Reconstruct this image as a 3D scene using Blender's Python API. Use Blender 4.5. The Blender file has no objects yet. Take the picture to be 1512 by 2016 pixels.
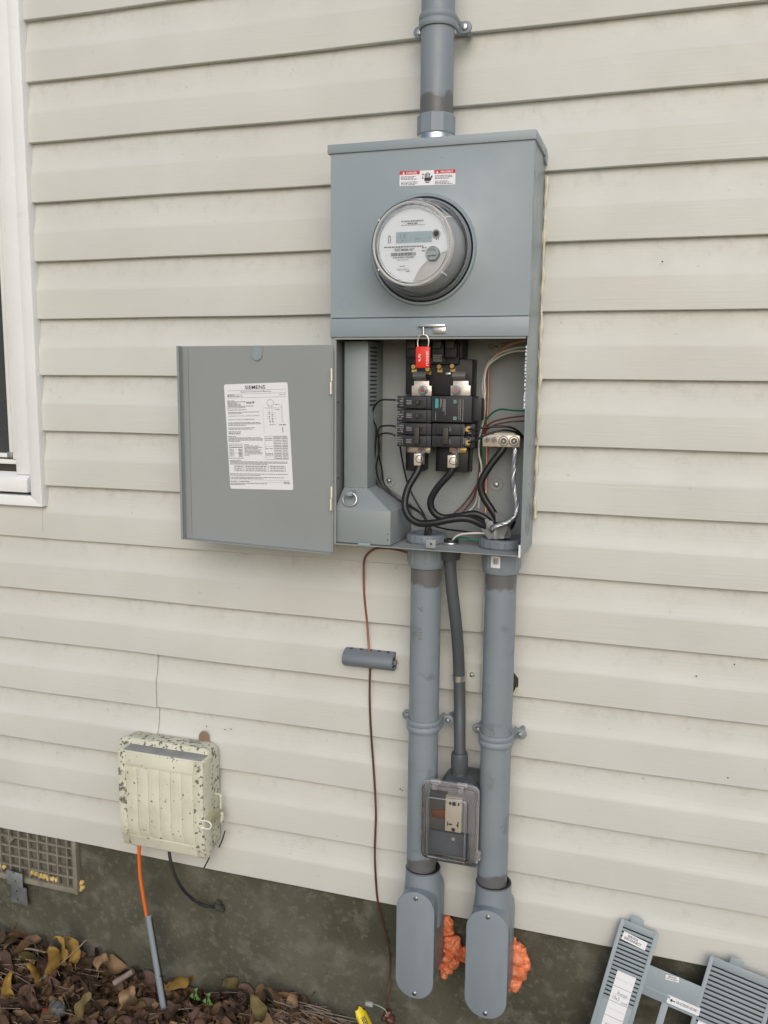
import bpy, bmesh, math, random
from mathutils import noise as mnoise
from mathutils import Vector, Matrix
random.seed(7)
SC = bpy.context.scene
COL = SC.collection
R = math.radians
# ------------------------------------------------------------------ camera
YAW, PIT, ROL = -.3088, -.1473, .0096
CAM = Vector((0, -1.7133, -.0057)); FPX = 1737.2
def _axes():
    cy, sy, cp, sp, cr, sr = math.cos(YAW), math.sin(YAW), math.cos(PIT), math.sin(PIT), math.cos(ROL), math.sin(ROL)
    f = Vector((sy*cp, cy*cp, sp)); rt = Vector((cy, -sy, 0)); up = rt.cross(f)
    return rt*cr + up*sr, -rt*sr + up*cr, f
RT, UP, FW = _axes()
cd = bpy.data.cameras.new('camera'); cam = bpy.data.objects.new('camera', cd); COL.objects.link(cam)
cam.matrix_world = Matrix(((RT.x, UP.x, -FW.x, CAM.x), (RT.y, UP.y, -FW.y, CAM.y), (RT.z, UP.z, -FW.z, CAM.z), (0, 0, 0, 1)))
cd.sensor_fit = 'VERTICAL'; cd.sensor_height = 24; cd.lens = FPX/2016*24; cd.clip_start = .02; cd.clip_end = 500
SC.camera = cam
# ------------------------------------------------------------------ light
SUN_EL, SUN_AZ = R(31), R(162)          # azimuth clockwise from +Y
wd = bpy.data.worlds.new('World'); SC.world = wd; wd.use_nodes = True
nt = wd.node_tree; nt.nodes.clear()
sky = nt.nodes.new('ShaderNodeTexSky'); sky.sky_type = 'NISHITA'; sky.sun_disc = False
sky.sun_elevation = SUN_EL; sky.sun_rotation = SUN_AZ; sky.dust_density = 3.0; sky.air_density = .8
bg = nt.nodes.new('ShaderNodeBackground'); bg.inputs[1].default_value = .12
wo = nt.nodes.new('ShaderNodeOutputWorld')
nt.links.new(sky.outputs[0], bg.inputs[0]); nt.links.new(bg.outputs[0], wo.inputs[0])
sl = bpy.data.lights.new('sun', 'SUN'); sl.energy = 1.0; sl.angle = R(60); sl.color = (1, .995, .955)
so = bpy.data.objects.new('sun', sl); COL.objects.link(so)
sd = Vector((math.sin(SUN_AZ)*math.cos(SUN_EL), math.cos(SUN_AZ)*math.cos(SUN_EL), math.sin(SUN_EL)))
so.rotation_euler = sd.to_track_quat('Z', 'Y').to_euler(); so.location = sd*20
vs = SC.view_settings; vs.view_transform = 'Standard'; vs.look = 'None'; vs.exposure = -.02; vs.gamma = 1; vs.use_curve_mapping = False
SC.cycles.max_bounces = 10; SC.cycles.transparent_max_bounces = 12; SC.cycles.transmission_bounces = 10

# ------------------------------------------------------------------ measuring helpers: a photo sight line met with a real plane
def ray(x, y): return RT*((x-756)/FPX) - UP*((y-1008)/FPX) + FW
def W(x, y, Y):
    d = ray(x, y); return CAM + d*((Y-CAM.y)/d.y)
def PL(x, y, p0, n):
    d = ray(x, y); return CAM + d*((p0-CAM).dot(n)/d.dot(n))
V = Vector
# ------------------------------------------------------------------ materials
MATS = {}
def mat(name, col, rough=.5, metal=0, var=.06, vscale=9, bump=0, bscale=60, spec=.5, stretch=(1, 1, 1), extra=None, trans=0, ior=1.45, coat=0):
    if name in MATS: return MATS[name]
    m = bpy.data.materials.new(name); m.use_nodes = True; n = m.node_tree; b = n.nodes['Principled BSDF']
    b.inputs['Roughness'].default_value = rough; b.inputs['Metallic'].default_value = metal
    b.inputs['Specular IOR Level'].default_value = spec; b.inputs['IOR'].default_value = ior
    b.inputs['Transmission Weight'].default_value = trans; b.inputs['Coat Weight'].default_value = coat
    tc = n.nodes.new('ShaderNodeTexCoord'); mp = n.nodes.new('ShaderNodeMapping'); mp.inputs['Scale'].default_value = stretch
    n.links.new(tc.outputs['Object'], mp.inputs['Vector'])
    nz = n.nodes.new('ShaderNodeTexNoise'); nz.inputs['Scale'].default_value = vscale; nz.inputs['Detail'].default_value = 5
    n.links.new(mp.outputs[0], nz.inputs['Vector'])
    cr = n.nodes.new('ShaderNodeValToRGB'); c = V(col)
    cr.color_ramp.elements[0].position = .3; cr.color_ramp.elements[1].position = .7
    cr.color_ramp.elements[0].color = (*[max(0, x*(1-var)) for x in c], 1); cr.color_ramp.elements[1].color = (*[min(1, x*(1+var)) for x in c], 1)
    n.links.new(nz.outputs['Fac'], cr.inputs['Fac']); out = cr.outputs['Color']
    if extra: out = extra(n, mp, out, b)
    n.links.new(out, b.inputs['Base Color'])
    if trans == 0:
        rr = n.nodes.new('ShaderNodeMapRange'); rr.inputs['From Min'].default_value = .3; rr.inputs['From Max'].default_value = .7; rr.inputs['To Min'].default_value = max(.05, rough-.09); rr.inputs['To Max'].default_value = min(1, rough+.11)
        n3 = n.nodes.new('ShaderNodeTexNoise'); n3.inputs['Scale'].default_value = 23; n3.inputs['Detail'].default_value = 8; n.links.new(mp.outputs[0], n3.inputs['Vector']); n.links.new(n3.outputs['Fac'], rr.inputs['Value']); n.links.new(rr.outputs[0], b.inputs['Roughness'])
    if bump:
        n2 = n.nodes.new('ShaderNodeTexNoise'); n2.inputs['Scale'].default_value = bscale; n2.inputs['Detail'].default_value = 6
        n.links.new(mp.outputs[0], n2.inputs['Vector'])
        bp = n.nodes.new('ShaderNodeBump'); bp.inputs['Strength'].default_value = bump; bp.inputs['Distance'].default_value = .002
        n.links.new(n2.outputs['Fac'], bp.inputs['Height']); n.links.new(bp.outputs[0], b.inputs['Normal'])
    MATS[name] = m; return m
def spots(scale, lo, hi, col, det=3, fac=1, zband=None, offs=0, cells=False):
    """a layer of stains: noise threshold -> colour; zband=(z0,z1) limits it to a band of heights"""
    def f(n, mp, inp, b):
        off = n.nodes.new('ShaderNodeVectorMath'); off.operation = 'ADD'; off.inputs[1].default_value = (offs, offs*.7, offs*1.3)
        n.links.new(mp.outputs[0], off.inputs[0])
        nz = n.nodes.new('ShaderNodeTexNoise'); nz.inputs['Scale'].default_value = scale; nz.inputs['Detail'].default_value = det
        n.links.new(off.outputs[0], nz.inputs['Vector'])
        mr = n.nodes.new('ShaderNodeMapRange'); mr.inputs['From Min'].default_value = lo; mr.inputs['From Max'].default_value = hi; mr.inputs['To Max'].default_value = fac
        n.links.new(nz.outputs['Fac'], mr.inputs['Value']); fo = mr.outputs[0]
        if zband:
            sx = n.nodes.new('ShaderNodeSeparateXYZ'); n.links.new(mp.outputs[0], sx.inputs[0])
            # distance into the band, with a ragged edge
            ad = n.nodes.new('ShaderNodeMath'); ad.operation = 'MULTIPLY_ADD'; ad.inputs[1].default_value = zband[2]; n.links.new(nz.outputs['Fac'], ad.inputs[0]); n.links.new(sx.outputs[2], ad.inputs[2])
            g = n.nodes.new('ShaderNodeMapRange'); g.inputs['From Min'].default_value = zband[0]; g.inputs['From Max'].default_value = zband[1]; g.inputs['To Max'].default_value = fac
            n.links.new(ad.outputs[0], g.inputs['Value']); fo = g.outputs[0]
        mx = n.nodes.new('ShaderNodeMix'); mx.data_type = 'RGBA'; mx.inputs['B'].default_value = (*col, 1)
        n.links.new(fo, mx.inputs['Factor']); n.links.new(inp, mx.inputs['A']); return mx.outputs['Result']
    return f
def layers(*fs):
    def f(n, mp, inp, b):
        for g in fs: inp = g(n, mp, inp, b)
        return inp
    return f
def siding_extra(n, mp, inp, b):
    inp = spots(2.2, .42, .75, (.50, .48, .43), det=4, fac=.4)(n, mp, inp, b)
    inp = spots(70, .70, .76, (.26, .25, .23), det=5, fac=.35)(n, mp, inp, b)
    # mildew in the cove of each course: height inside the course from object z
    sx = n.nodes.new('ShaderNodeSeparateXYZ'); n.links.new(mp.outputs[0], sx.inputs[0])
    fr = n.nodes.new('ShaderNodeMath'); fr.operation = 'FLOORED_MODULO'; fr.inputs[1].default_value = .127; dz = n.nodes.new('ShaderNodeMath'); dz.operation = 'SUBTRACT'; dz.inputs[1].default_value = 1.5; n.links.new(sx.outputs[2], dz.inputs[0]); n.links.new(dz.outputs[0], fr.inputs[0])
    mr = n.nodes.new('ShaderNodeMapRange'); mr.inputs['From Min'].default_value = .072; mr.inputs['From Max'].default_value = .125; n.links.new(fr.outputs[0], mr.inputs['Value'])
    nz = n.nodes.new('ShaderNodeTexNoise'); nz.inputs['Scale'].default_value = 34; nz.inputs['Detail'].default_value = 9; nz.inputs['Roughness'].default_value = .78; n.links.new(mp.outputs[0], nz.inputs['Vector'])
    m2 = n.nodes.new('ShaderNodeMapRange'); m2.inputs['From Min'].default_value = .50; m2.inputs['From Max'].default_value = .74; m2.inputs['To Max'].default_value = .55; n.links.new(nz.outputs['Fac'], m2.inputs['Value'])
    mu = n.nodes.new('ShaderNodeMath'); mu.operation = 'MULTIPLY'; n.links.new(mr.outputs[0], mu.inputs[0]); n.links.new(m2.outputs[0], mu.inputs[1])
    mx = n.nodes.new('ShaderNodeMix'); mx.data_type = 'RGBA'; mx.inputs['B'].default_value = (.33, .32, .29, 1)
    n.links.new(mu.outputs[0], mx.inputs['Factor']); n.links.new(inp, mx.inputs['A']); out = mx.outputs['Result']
    # embossed wood grain
    m3 = n.nodes.new('ShaderNodeMapping'); m3.inputs['Scale'].default_value = (7, 30, 260); tc = n.nodes.new('ShaderNodeTexCoord'); n.links.new(tc.outputs['Object'], m3.inputs[0])
    g = n.nodes.new('ShaderNodeTexNoise'); g.inputs['Scale'].default_value = 1; g.inputs['Detail'].default_value = 4; n.links.new(m3.outputs[0], g.inputs['Vector'])
    bp = n.nodes.new('ShaderNodeBump'); bp.inputs['Strength'].default_value = .32; bp.inputs['Distance'].default_value = .0012
    n.links.new(g.outputs['Fac'], bp.inputs['Height']); n.links.new(bp.outputs[0], b.inputs['Normal'])
    return out
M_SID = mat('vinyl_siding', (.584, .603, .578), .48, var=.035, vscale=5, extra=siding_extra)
M_CONC = mat('foundation_concrete', (.073, .073, .052), .9, var=.3, vscale=6, bump=1, bscale=160,
             extra=layers(spots(3.5, .5, .68, (.125, .121, .094), det=10, fac=.8), spots(16, .52, .66, (.15, .146, .118), det=10, fac=.7, offs=3), spots(70, .56, .66, (.18, .175, .145), det=5, fac=.4, offs=6), spots(5, .55, .75, (.06, .068, .04), det=6, fac=.7, offs=9)))
M_SOIL = mat('soil', (.035, .024, .016), 1, var=.5, vscale=40, bump=1, bscale=80)
M_WHITE = mat('white_vinyl', (.79, .82, .84), .35, var=.03)
M_SASH = mat('white_sash', (.74, .76, .76), .4, var=.05)
M_DARK = mat('dark_gap', (.05, .052, .045), .8, var=.2)
M_GLASSP = mat('window_screen', (.05, .055, .06), .25, var=.1)
grey = (.272, .33, .368)
M_PAN = mat('enclosure_paint', grey, .36, var=.03, vscale=4, bump=.06, bscale=500, extra=layers(spots(8, .60, .8, (.23, .275, .30), det=5, fac=.5), spots(3, .5, .75, (.34, .385, .41), det=7, fac=.4, offs=2), spots(150, .72, .77, (.42, .46, .48), det=4, fac=.5, offs=7)))
M_PANIN = mat('inside_paint', (.278, .305, .312), .5, var=.04, vscale=5, bump=.05, bscale=400)
M_SHR = mat('shroud_paint', (.245, .285, .30), .42, var=.04, vscale=6, bump=.06, bscale=400)
M_ZINC = mat('zinc', (.62, .64, .66), .3, 1, var=.12, vscale=40)
M_GALV = mat('galvanised', (.36, .40, .41), .5, .7, var=.15, vscale=50)
M_STEEL = mat('dark_zinc', (.30, .34, .40), .3, .8, var=.1, vscale=60)
M_TIN = mat('tin_plate', (.74, .68, .60), .3, .55, var=.1, vscale=60)
M_BRASS = mat('brass', (.62, .45, .2), .3, 1, var=.2, vscale=80)
M_CREAMM = mat('hinge_metal', (.78, .76, .62), .4, .3)
M_BLK = mat('black_plastic', (.018, .019, .022), .42, var=.2)
M_BLK2 = mat('breaker_plastic', (.026, .028, .033), .5, var=.2)
M_TOG = mat('toggle', (.045, .043, .04), .45)
M_TEAL = mat('teal_print', (.05, .32, .33), .5)
M_PRINT = mat('grey_print', (.28, .29, .29), .6)
M_GRN = mat('green_print', (.25, .42, .32), .6)
M_LAB = mat('label_white', (.77, .80, .85), .4, var=.015)
M_LABD = mat('label_grey', (.38, .36, .33), .6)
M_INK = mat('ink', (.03, .03, .035), .6)
M_INKG = mat('ink_grey', (.16, .16, .17), .6)
M_RED = mat('red_print', (.55, .03, .045), .4)
M_REDP = mat('red_plastic', (.72, .035, .02), .35, var=.05)
pv = (.222, .265, .305)
def pvc(name, *bands):
    return mat(name, pv, .38, var=.05, vscale=12, stretch=(1, 1, .25), extra=layers(spots(16, .55, .8, (.16, .20, .24), det=5, fac=.5), *[spots(60, 0, 1, (.095, .09, .088), fac=.85, zband=bd) for bd in bands]))
M_PVC = pvc('pvc_grey')
M_FLEX = mat('flex_grey', (.075, .088, .098), .45, var=.08)
M_BLKRUB = mat('black_insulation', (.014, .015, .017), .36, var=.3, bump=.1, bscale=300)
M_THIN = mat('black_wire', (.012, .012, .013), .4)
M_WHW = mat('white_wire', (.62, .60, .55), .45)
M_GRW = mat('green_wire', (.01, .14, .07), .45)
M_RDW = mat('red_brown_wire', (.13, .045, .04), .5)
M_COP = mat('copper', (.85, .40, .25), .35, .6, var=.15, vscale=30)
M_COPD = mat('weathered_copper', (.36, .15, .10), .42, .75, var=.35, vscale=18)
M_COPB = mat('brown_copper', (.16, .075, .06), .5, .5, var=.3, vscale=14)
M_ALU = mat('aluminium', (.60, .62, .65), .34, 1, var=.1, vscale=50)
M_TAPE = mat('grey_tape', (.20, .21, .21), .35, var=.15, bump=.3, bscale=60)
M_BUSH = mat('bushing_plastic', (.17, .20, .235), .45, var=.06)
def nid_extra(n, mp, inp, b):
    inp = spots(100, .665, .685, (.10, .10, .085), det=2, fac=.95)(n, mp, inp, b)
    return spots(9, .52, .75, (.42, .40, .27), det=6, fac=.6, offs=5)(n, mp, inp, b)
M_NID = mat('aged_cream_plastic', (.63, .64, .53), .6, var=.06, vscale=14, extra=nid_extra)
M_NIDE = mat('weathered_cream_edge', (.61, .62, .51), .7, var=.08, vscale=20, extra=layers(spots(105, .56, .60, (.13, .13, .11), det=4, fac=.95), spots(10, .5, .7, (.3, .3, .22), det=5, fac=.7, offs=4)))
M_NIDS = mat('mossy_cream_side', (.46, .455, .30), .7, var=.15, vscale=18, extra=spots(14, .5, .7, (.17, .17, .12), det=6, fac=.8))
M_NIDT = mat('grime_top', (.26, .27, .28), .8, var=.15, vscale=30)
M_ORC = mat('orange_cable', (.72, .16, .035), .4, var=.05)
M_BLC = mat('dirty_black_cable', (.022, .024, .025), .5, var=.2, vscale=60, extra=spots(70, .6, .68, (.22, .22, .2), det=3, fac=.6))
M_FOAM = mat('orange_foam', (.78, .25, .12), .42, var=.28, vscale=25, bump=.3, bscale=55)
M_YFOAM = mat('yellow_foam', (.55, .42, .16), .8, var=.25, vscale=30, bump=.6, bscale=50)
M_VENT = mat('vent_plastic', (.215, .205, .165), .85, var=.15, vscale=25, extra=spots(20, .55, .7, (.12, .115, .09), det=5, fac=.7))
M_VENTB = mat('vent_back', (.13, .125, .105), .9, var=.25, vscale=12)
M_YEL = mat('yellow_tag', (.78, .60, .02), .35, var=.05)
M_STRAW = mat('pine_straw', (.26, .205, .165), .9, var=.35, vscale=3)
M_LEAF = [mat('leaf_'+a, c, .75, var=.3, vscale=40, bump=.4, bscale=120) for a, c in (('brown', (.125, .076, .042)), ('dark', (.075, .048, .031)), ('tan', (.235, .155, .085)), ('yellow', (.26, .16, .035)), ('rose', (.135, .082, .062)), ('olive', (.13, .105, .04)))]
M_SPROUT = mat('seedling_green', (.09, .19, .05), .5)
M_CAULK = mat('caulk', (.62, .60, .47), .3, var=.1)
M_BROWNT = mat('brown_tab', (.22, .15, .11), .7, var=.15)
M_STONE = mat('slate_scrap', (.12, .13, .135), .7, var=.2)
def clear(name, col, rough=.03, ior=1.3, tr=1):
    m = bpy.data.materials.new(name); m.use_nodes = True; b = m.node_tree.nodes['Principled BSDF']
    b.inputs['Base Color'].default_value = (*col, 1); b.inputs['Roughness'].default_value = rough; b.inputs['Transmission Weight'].default_value = tr; b.inputs['IOR'].default_value = ior
    n = m.node_tree; tc = n.nodes.new('ShaderNodeTexCoord'); nz = n.nodes.new('ShaderNodeTexNoise'); nz.inputs['Scale'].default_value = 30
    mr = n.nodes.new('ShaderNodeMapRange'); mr.inputs['To Min'].default_value = rough; mr.inputs['To Max'].default_value = rough*3+.03
    n.links.new(tc.outputs['Object'], nz.inputs['Vector']); n.links.new(nz.outputs['Fac'], mr.inputs['Value']); n.links.new(mr.outputs[0], b.inputs['Roughness'])
    return m
M_CLEAR = clear('clear_polycarbonate', (.985, .99, 1), .02, 1.40, 1); M_RIMHI = clear('painted_rim_highlight', (.93, .94, .96), .10, 1.45, .82); M_DOME = clear('meter_glass', (.97, .98, 1), .02, 1.22)  # milky rim tone puts the clear cover's edge highlights into the colour

# ------------------------------------------------------------------ mesh builder
def catmull(pts, n=8):
    P = [V(p) for p in pts]
    if len(P) < 3: return P
    P = [P[0]*2-P[1]] + P + [P[-1]*2-P[-2]]; out = []
    for i in range(1, len(P)-2):
        a, b, c, d = P[i-1:i+3]
        for k in range(n):
            t = k/n; out.append(.5*((2*b) + (c-a)*t + (2*a-5*b+4*c-d)*t*t + (3*b-a-3*c+d)*t**3))
    out.append(P[-2]); return out
def frame(d):
    d = d.normalized(); a = V((0, 0, 1)) if abs(d.z) < .9 else V((1, 0, 0)); u = d.cross(a).normalized(); return u, d.cross(u).normalized()
class MB:
    def __init__(s): s.v = []; s.f = []
    def add(s, vs_, fs): o = len(s.v); s.v += [V(x) for x in vs_]; s.f += [[o+i for i in f] for f in fs]; return s
    def box(s, a, b):
        x0, x1 = sorted((a[0], b[0])); y0, y1 = sorted((a[1], b[1])); z0, z1 = sorted((a[2], b[2]))
        return s.add([(x0, y0, z0), (x1, y0, z0), (x1, y1, z0), (x0, y1, z0), (x0, y0, z1), (x1, y0, z1), (x1, y1, z1), (x0, y1, z1)], [(0, 3, 2, 1), (4, 5, 6, 7), (0, 1, 5, 4), (1, 2, 6, 5), (2, 3, 7, 6), (3, 0, 4, 7)])
    def prism(s, poly, off):
        n = len(poly); P = [V(p) for p in poly]; off = V(off)
        return s.add(P+[p+off for p in P], [list(range(n))[::-1], list(range(n, 2*n))]+[(i, (i+1) % n, n+(i+1) % n, n+i) for i in range(n)])
    def cyl(s, a, b, r0, r1=None, n=24, caps=True):
        a, b = V(a), V(b); r1 = r0 if r1 is None else r1; u, w = frame(b-a)
        c = [math.cos(2*math.pi*i/n) for i in range(n)]; q = [math.sin(2*math.pi*i/n) for i in range(n)]
        vs_ = [a+(u*c[i]+w*q[i])*r0 for i in range(n)]+[b+(u*c[i]+w*q[i])*r1 for i in range(n)]
        fs = [(i, (i+1) % n, n+(i+1) % n, n+i) for i in range(n)]
        if caps: fs += [list(range(n))[::-1], list(range(n, 2*n))]
        return s.add(vs_, fs)
    def lathe(s, o, ax, prof, n=32, close=False):
        """prof: list of (radius, height along ax); radius 0 makes a pole fan"""
        o = V(o); ax = V(ax).normalized(); u, w = frame(ax); vs_ = []; fs = []
        for r, h in prof:
            for i in range(n):
                t = 2*math.pi*i/n; vs_.append(o+ax*h+(u*math.cos(t)+w*math.sin(t))*max(r, 1e-5))
        m = len(prof)
        for j in range(m if close else m-1):
            k = (j+1) % m
            for i in range(n): fs.append((j*n+i, j*n+(i+1) % n, k*n+(i+1) % n, k*n+i))
        return s.add(vs_, fs)
    def tube(s, pts, r, n=10, sm=8, closed=False, rs=None):
        P = catmull(pts, sm) if sm else [V(p) for p in pts]
        m = len(P); vs_ = []; u = None
        for i, p in enumerate(P):
            d = (P[min(i+1, m-1)]-P[max(i-1, 0)]).normalized()
            if u is None: u, _ = frame(d)
            u = (u-d*u.dot(d)).normalized(); w = d.cross(u)
            rr = r if rs is None else r*rs(i/(m-1))
            vs_ += [p+(u*math.cos(2*math.pi*k/n)+w*math.sin(2*math.pi*k/n))*rr for k in range(n)]
        fs = [(i*n+k, i*n+(k+1) % n, (i+1)*n+(k+1) % n, (i+1)*n+k) for i in range(m-1) for k in range(n)]
        fs += [list(range(n))[::-1], list(range((m-1)*n, m*n))]
        return s.add(vs_, fs)
    def grid(s, fn, nu, nv):
        return s.add([fn(i/nu, j/nv) for j in range(nv+1) for i in range(nu+1)], [(j*(nu+1)+i, j*(nu+1)+i+1, (j+1)*(nu+1)+i+1, (j+1)*(nu+1)+i) for j in range(nv) for i in range(nu)])
    def xf(s, M): s.v = [M @ p for p in s.v]; return s
    def flat2d(s, vf, o, ex, ey): return s.add([o+ex*a+ey*b for a, b in vf[0]], vf[1])
ORG = {}
def meshobj(name, mb, m, org, bevel=0, seg=2, ang=38, smooth=True, mats=None):
    me = bpy.data.meshes.new(name); me.from_pydata([p-org for p in mb.v], [], mb.f)
    b = bmesh.new(); b.from_mesh(me); bmesh.ops.remove_doubles(b, verts=b.verts, dist=1e-6); bmesh.ops.recalc_face_normals(b, faces=b.faces)
    if bevel:
        ed = [e for e in b.edges if len(e.link_faces) == 2 and e.calc_face_angle(0) > R(30)]
        bmesh.ops.bevel(b, geom=ed, offset=bevel, segments=seg, affect='EDGES', clamp_overlap=True, profile=.5)
    b.to_mesh(me); b.free()
    if smooth: me.shade_smooth(); me.set_sharp_from_angle(angle=R(ang))
    me.materials.append(m)
    o = bpy.data.objects.new(name, me); COL.objects.link(o); return o
def thing(name, label, cat, loc=(0, 0, 0), group=None):
    o = bpy.data.objects.new(name, None); COL.objects.link(o); o.location = loc; o.empty_display_size = .05; ORG[o] = V(loc)
    o['label'] = label; o['category'] = cat
    if group: o['group'] = group
    return o
def part(name, mb, m, parent, label=None, **k):
    o = meshobj(name, mb, m, ORG[parent], **k); o.parent = parent; ORG[o] = ORG[parent]
    if label: o['label'] = label
    return o
def solo(name, mb, m, label, cat, loc=None, group=None, kind=None, **k):
    if loc is None:
        xs = [p.x for p in mb.v]; ys = [p.y for p in mb.v]; zs = [p.z for p in mb.v]
        loc = V(((min(xs)+max(xs))/2, (min(ys)+max(ys))/2, min(zs)))
    o = meshobj(name, mb, m, V(loc), **k); o.location = loc; ORG[o] = V(loc)
    if label: o['label'] = label
    if cat: o['category'] = cat
    if group: o['group'] = group
    if kind: o['kind'] = kind
    return o
# text as flat meshes
_TC = {}
def text2d(s, bold=0):
    if (s, bold) in _TC: return _TC[s, bold]
    c = bpy.data.curves.new('t', 'FONT'); c.body = s; c.size = 1; c.offset = bold; c.resolution_u = 3
    o = bpy.data.objects.new('t', c); COL.objects.link(o); bpy.context.view_layer.update()
    me = bpy.data.meshes.new_from_object(o.evaluated_get(bpy.context.evaluated_depsgraph_get()))
    vs_ = [(p.co.x, p.co.y) for p in me.vertices]; fs = [list(p.vertices) for p in me.polygons]
    bpy.data.objects.remove(o); bpy.data.curves.remove(c); bpy.data.meshes.remove(me)
    x0 = min(a for a, _ in vs_); x1 = max(a for a, _ in vs_); y0 = min(b for _, b in vs_); y1 = max(b for _, b in vs_)
    _TC[s, bold] = ([((a-x0)/(x1-x0), (b-y0)/(y1-y0)) for a, b in vs_], fs); return _TC[s, bold]
class Sheet:
    """a flat label given by its corners (top left, top right, bottom left); u to the right, v down, both 0..1"""
    def __init__(s, tl, tr, bl, n): s.o = V(tl); s.ex = V(tr)-s.o; s.ey = V(bl)-s.o; s.n = V(n).normalized(); s.ink = MB()
    def p(s, u, v, h=.0006): return s.o+s.ex*u+s.ey*v+s.n*h
    def text(s, t, u0, u1, v0, v1, bold=0, mb=None, h=.0006):
        vf = text2d(t, bold); (mb or s.ink).add([s.p(u0+(u1-u0)*a, v1+(v0-v1)*b, h) for a, b in vf[0]], vf[1])
    def rect(s, u0, u1, v0, v1, mb=None, h=.0006): (mb or s.ink).add([s.p(u0, v0, h), s.p(u1, v0, h), s.p(u1, v1, h), s.p(u0, v1, h)], [(0, 1, 2, 3)])
    def words(s, u0, u1, v0, v1, mb=None, gap=.012, wmin=.01, wmax=.05):
        u = u0
        while u < u1-.004:
            w = random.uniform(wmin, wmax); s.rect(u, min(u+w, u1), v0, v1, mb); u += w+gap*random.uniform(.5, 1)
    def frame(s, u0, u1, v0, v1, t=.004, mb=None):
        a = s.ex.length/s.ey.length
        s.rect(u0, u1, v0, v0+t*a, mb); s.rect(u0, u1, v1-t*a, v1, mb); s.rect(u0, u0+t, v0+t*a, v1-t*a, mb); s.rect(u1-t, u1, v0+t*a, v1-t*a, mb)
    def base(s, th=.0004, rad=.0):
        m = MB(); c = [(0, 0), (1, 0), (1, 1), (0, 1)]
        if rad:
            ru, rv = rad/s.ex.length, rad/s.ey.length; c = []
            for cx, cy, a0 in ((1-ru, rv, -90), (1-ru, 1-rv, 0), (ru, 1-rv, 90), (ru, rv, 180)):
                c += [(cx+ru*math.cos(R(a0+i*22.5)), cy+rv*math.sin(R(a0+i*22.5))) for i in range(5)]
        return m.prism([s.p(u, v, 0.0001) for u, v in c], s.n*th)
FRONT = V((0, -1, 0))
def screw(parent, c, r, m=M_ZINC, ax=FRONT, name='screw'):
    mb = MB(); c = V(c); ax = V(ax); mb.lathe(c, ax, [(r*1.0, 0), (r, r*.25), (r*.7, r*.6), (0, r*.72)], 14)
    u, w = frame(ax)
    o = part(name, mb, m, parent); return o

# ================================================================== SETTING
P5 = .127
def gz(x, y): return -1.53+.05*max(0, 1-abs(y)/.7)*(.6+.4*math.sin(x*3+1))+.062*math.exp(-((x+.75)/.19)**2)*max(0, 1-abs(y)/.4)
def ground():
    mb = MB()
    xs = [-150, -30, -8, -3]+[-2.4+.12*i for i in range(31)]+[2, 4, 10, 40, 150]
    ys = [-150, -30, -8, -3, -1.6]+[-1.2+.06*i for i in range(21)]+[.05, 1, 10, 150]
    def z(x, y):
        if abs(x) > 3 or abs(y) > 2: return -1.53
        return gz(x, y)+random.uniform(-.006, .006)
    g = solo('ground', MB().add([(x, y, z(x, y)) for y in ys for x in xs], [(j*len(xs)+i, j*len(xs)+i+1, (j+1)*len(xs)+i+1, (j+1)*len(xs)+i) for j in range(len(ys)-1) for i in range(len(xs)-1)]), M_SOIL, None, None, loc=(0, 0, 0), kind='structure')
    return g
GROUND = ground()
M_BOUNCE = mat('bounce_tan', (.40, .325, .17), .95, var=.35, vscale=30, bump=1, bscale=120)  # tan kept bright so the unseen sheet throws warm light back
solo('bounce_sheet', MB().grid(lambda u, v: V((-150+300*u, -150+149.05*v, -1.522)), 40, 40), M_BOUNCE, None, None, loc=(0, 0, 0), kind='structure')  # unseen sheet, added to bounce warm light up at the siding
house = thing('house', 'beige house wall with horizontal dutch lap vinyl siding over a concrete foundation', 'house', (0, 0, -1.5))
PROF = [(.014, .004), (.0122, 0), (.0014, 0), (0, .0012), (0, .060), (.0005, .0640), (.0026, .0690), (.0060, .0780), (.0086, .090), (.0106, .104), (.0117, .118), (.0122, .1275)]
def plank(kb, x0, x1, dy=0, ph=0, zmax=None):
    """two courses; kb = line index of its lower butt"""
    n = max(2, int((x1-x0)/.06)); mb = MB(); prof = []
    for c in (0, 1):
        q = PROF if c == 0 else PROF[1:]
        prof += [(y, z+c*P5) for y, z in q]
    prof += [(.0128, 2*P5+.012)]
    if zmax is not None:
        prof = [q for q in prof if -kb*P5+q[1] < zmax-.001]; prof += [(prof[-1][0], zmax+kb*P5)]
    m = len(prof); vs_ = []
    for i in range(n+1):
        x = x0+(x1-x0)*i/n
        for j, (y, z) in enumerate(prof):
            wz = .0006*math.sin(x*5.3+ph)+.0004*math.sin(x*13+ph*2); wy = .0005*math.sin(x*4.1+ph*3)+.0004*math.sin(x*11+j)
            vs_.append((x, y+dy+wy, -kb*P5+z+wz))
    mb.add(vs_, [(i*m+j, (i+1)*m+j, (i+1)*m+j+1, i*m+j+1) for i in range(n) for j in range(m-1)])
    o = part('siding_plank', mb, M_SID, house, ang=24)
    return o
WX = W(84, 998, -.012).x-.012; WZ = W(84, 998, -.012).z+.010
for kb in range(9, -16, -2):
    if kb == 5: cuts = [(-3.4, -.336, -.0038), (-.362, 2.2, 0)]
    elif kb == 7: cuts = [(-3.4, -1.096, -.0038), (-1.122, 2.2, 0)]
    elif kb == 3: cuts = [(WX, 2.2, 0)]; plank(3, -3.4, WX-.0005, 0, kb*1.7, WZ)
    elif kb < 3: cuts = [(WX, 2.2, 0), (-3.4, -2.32, 0)]
    else: cuts = [(-3.4, 2.2, 0)]
    for i, (a, b, dy) in enumerate(cuts): plank(kb, a, b, dy, ph=kb*1.7)
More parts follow.
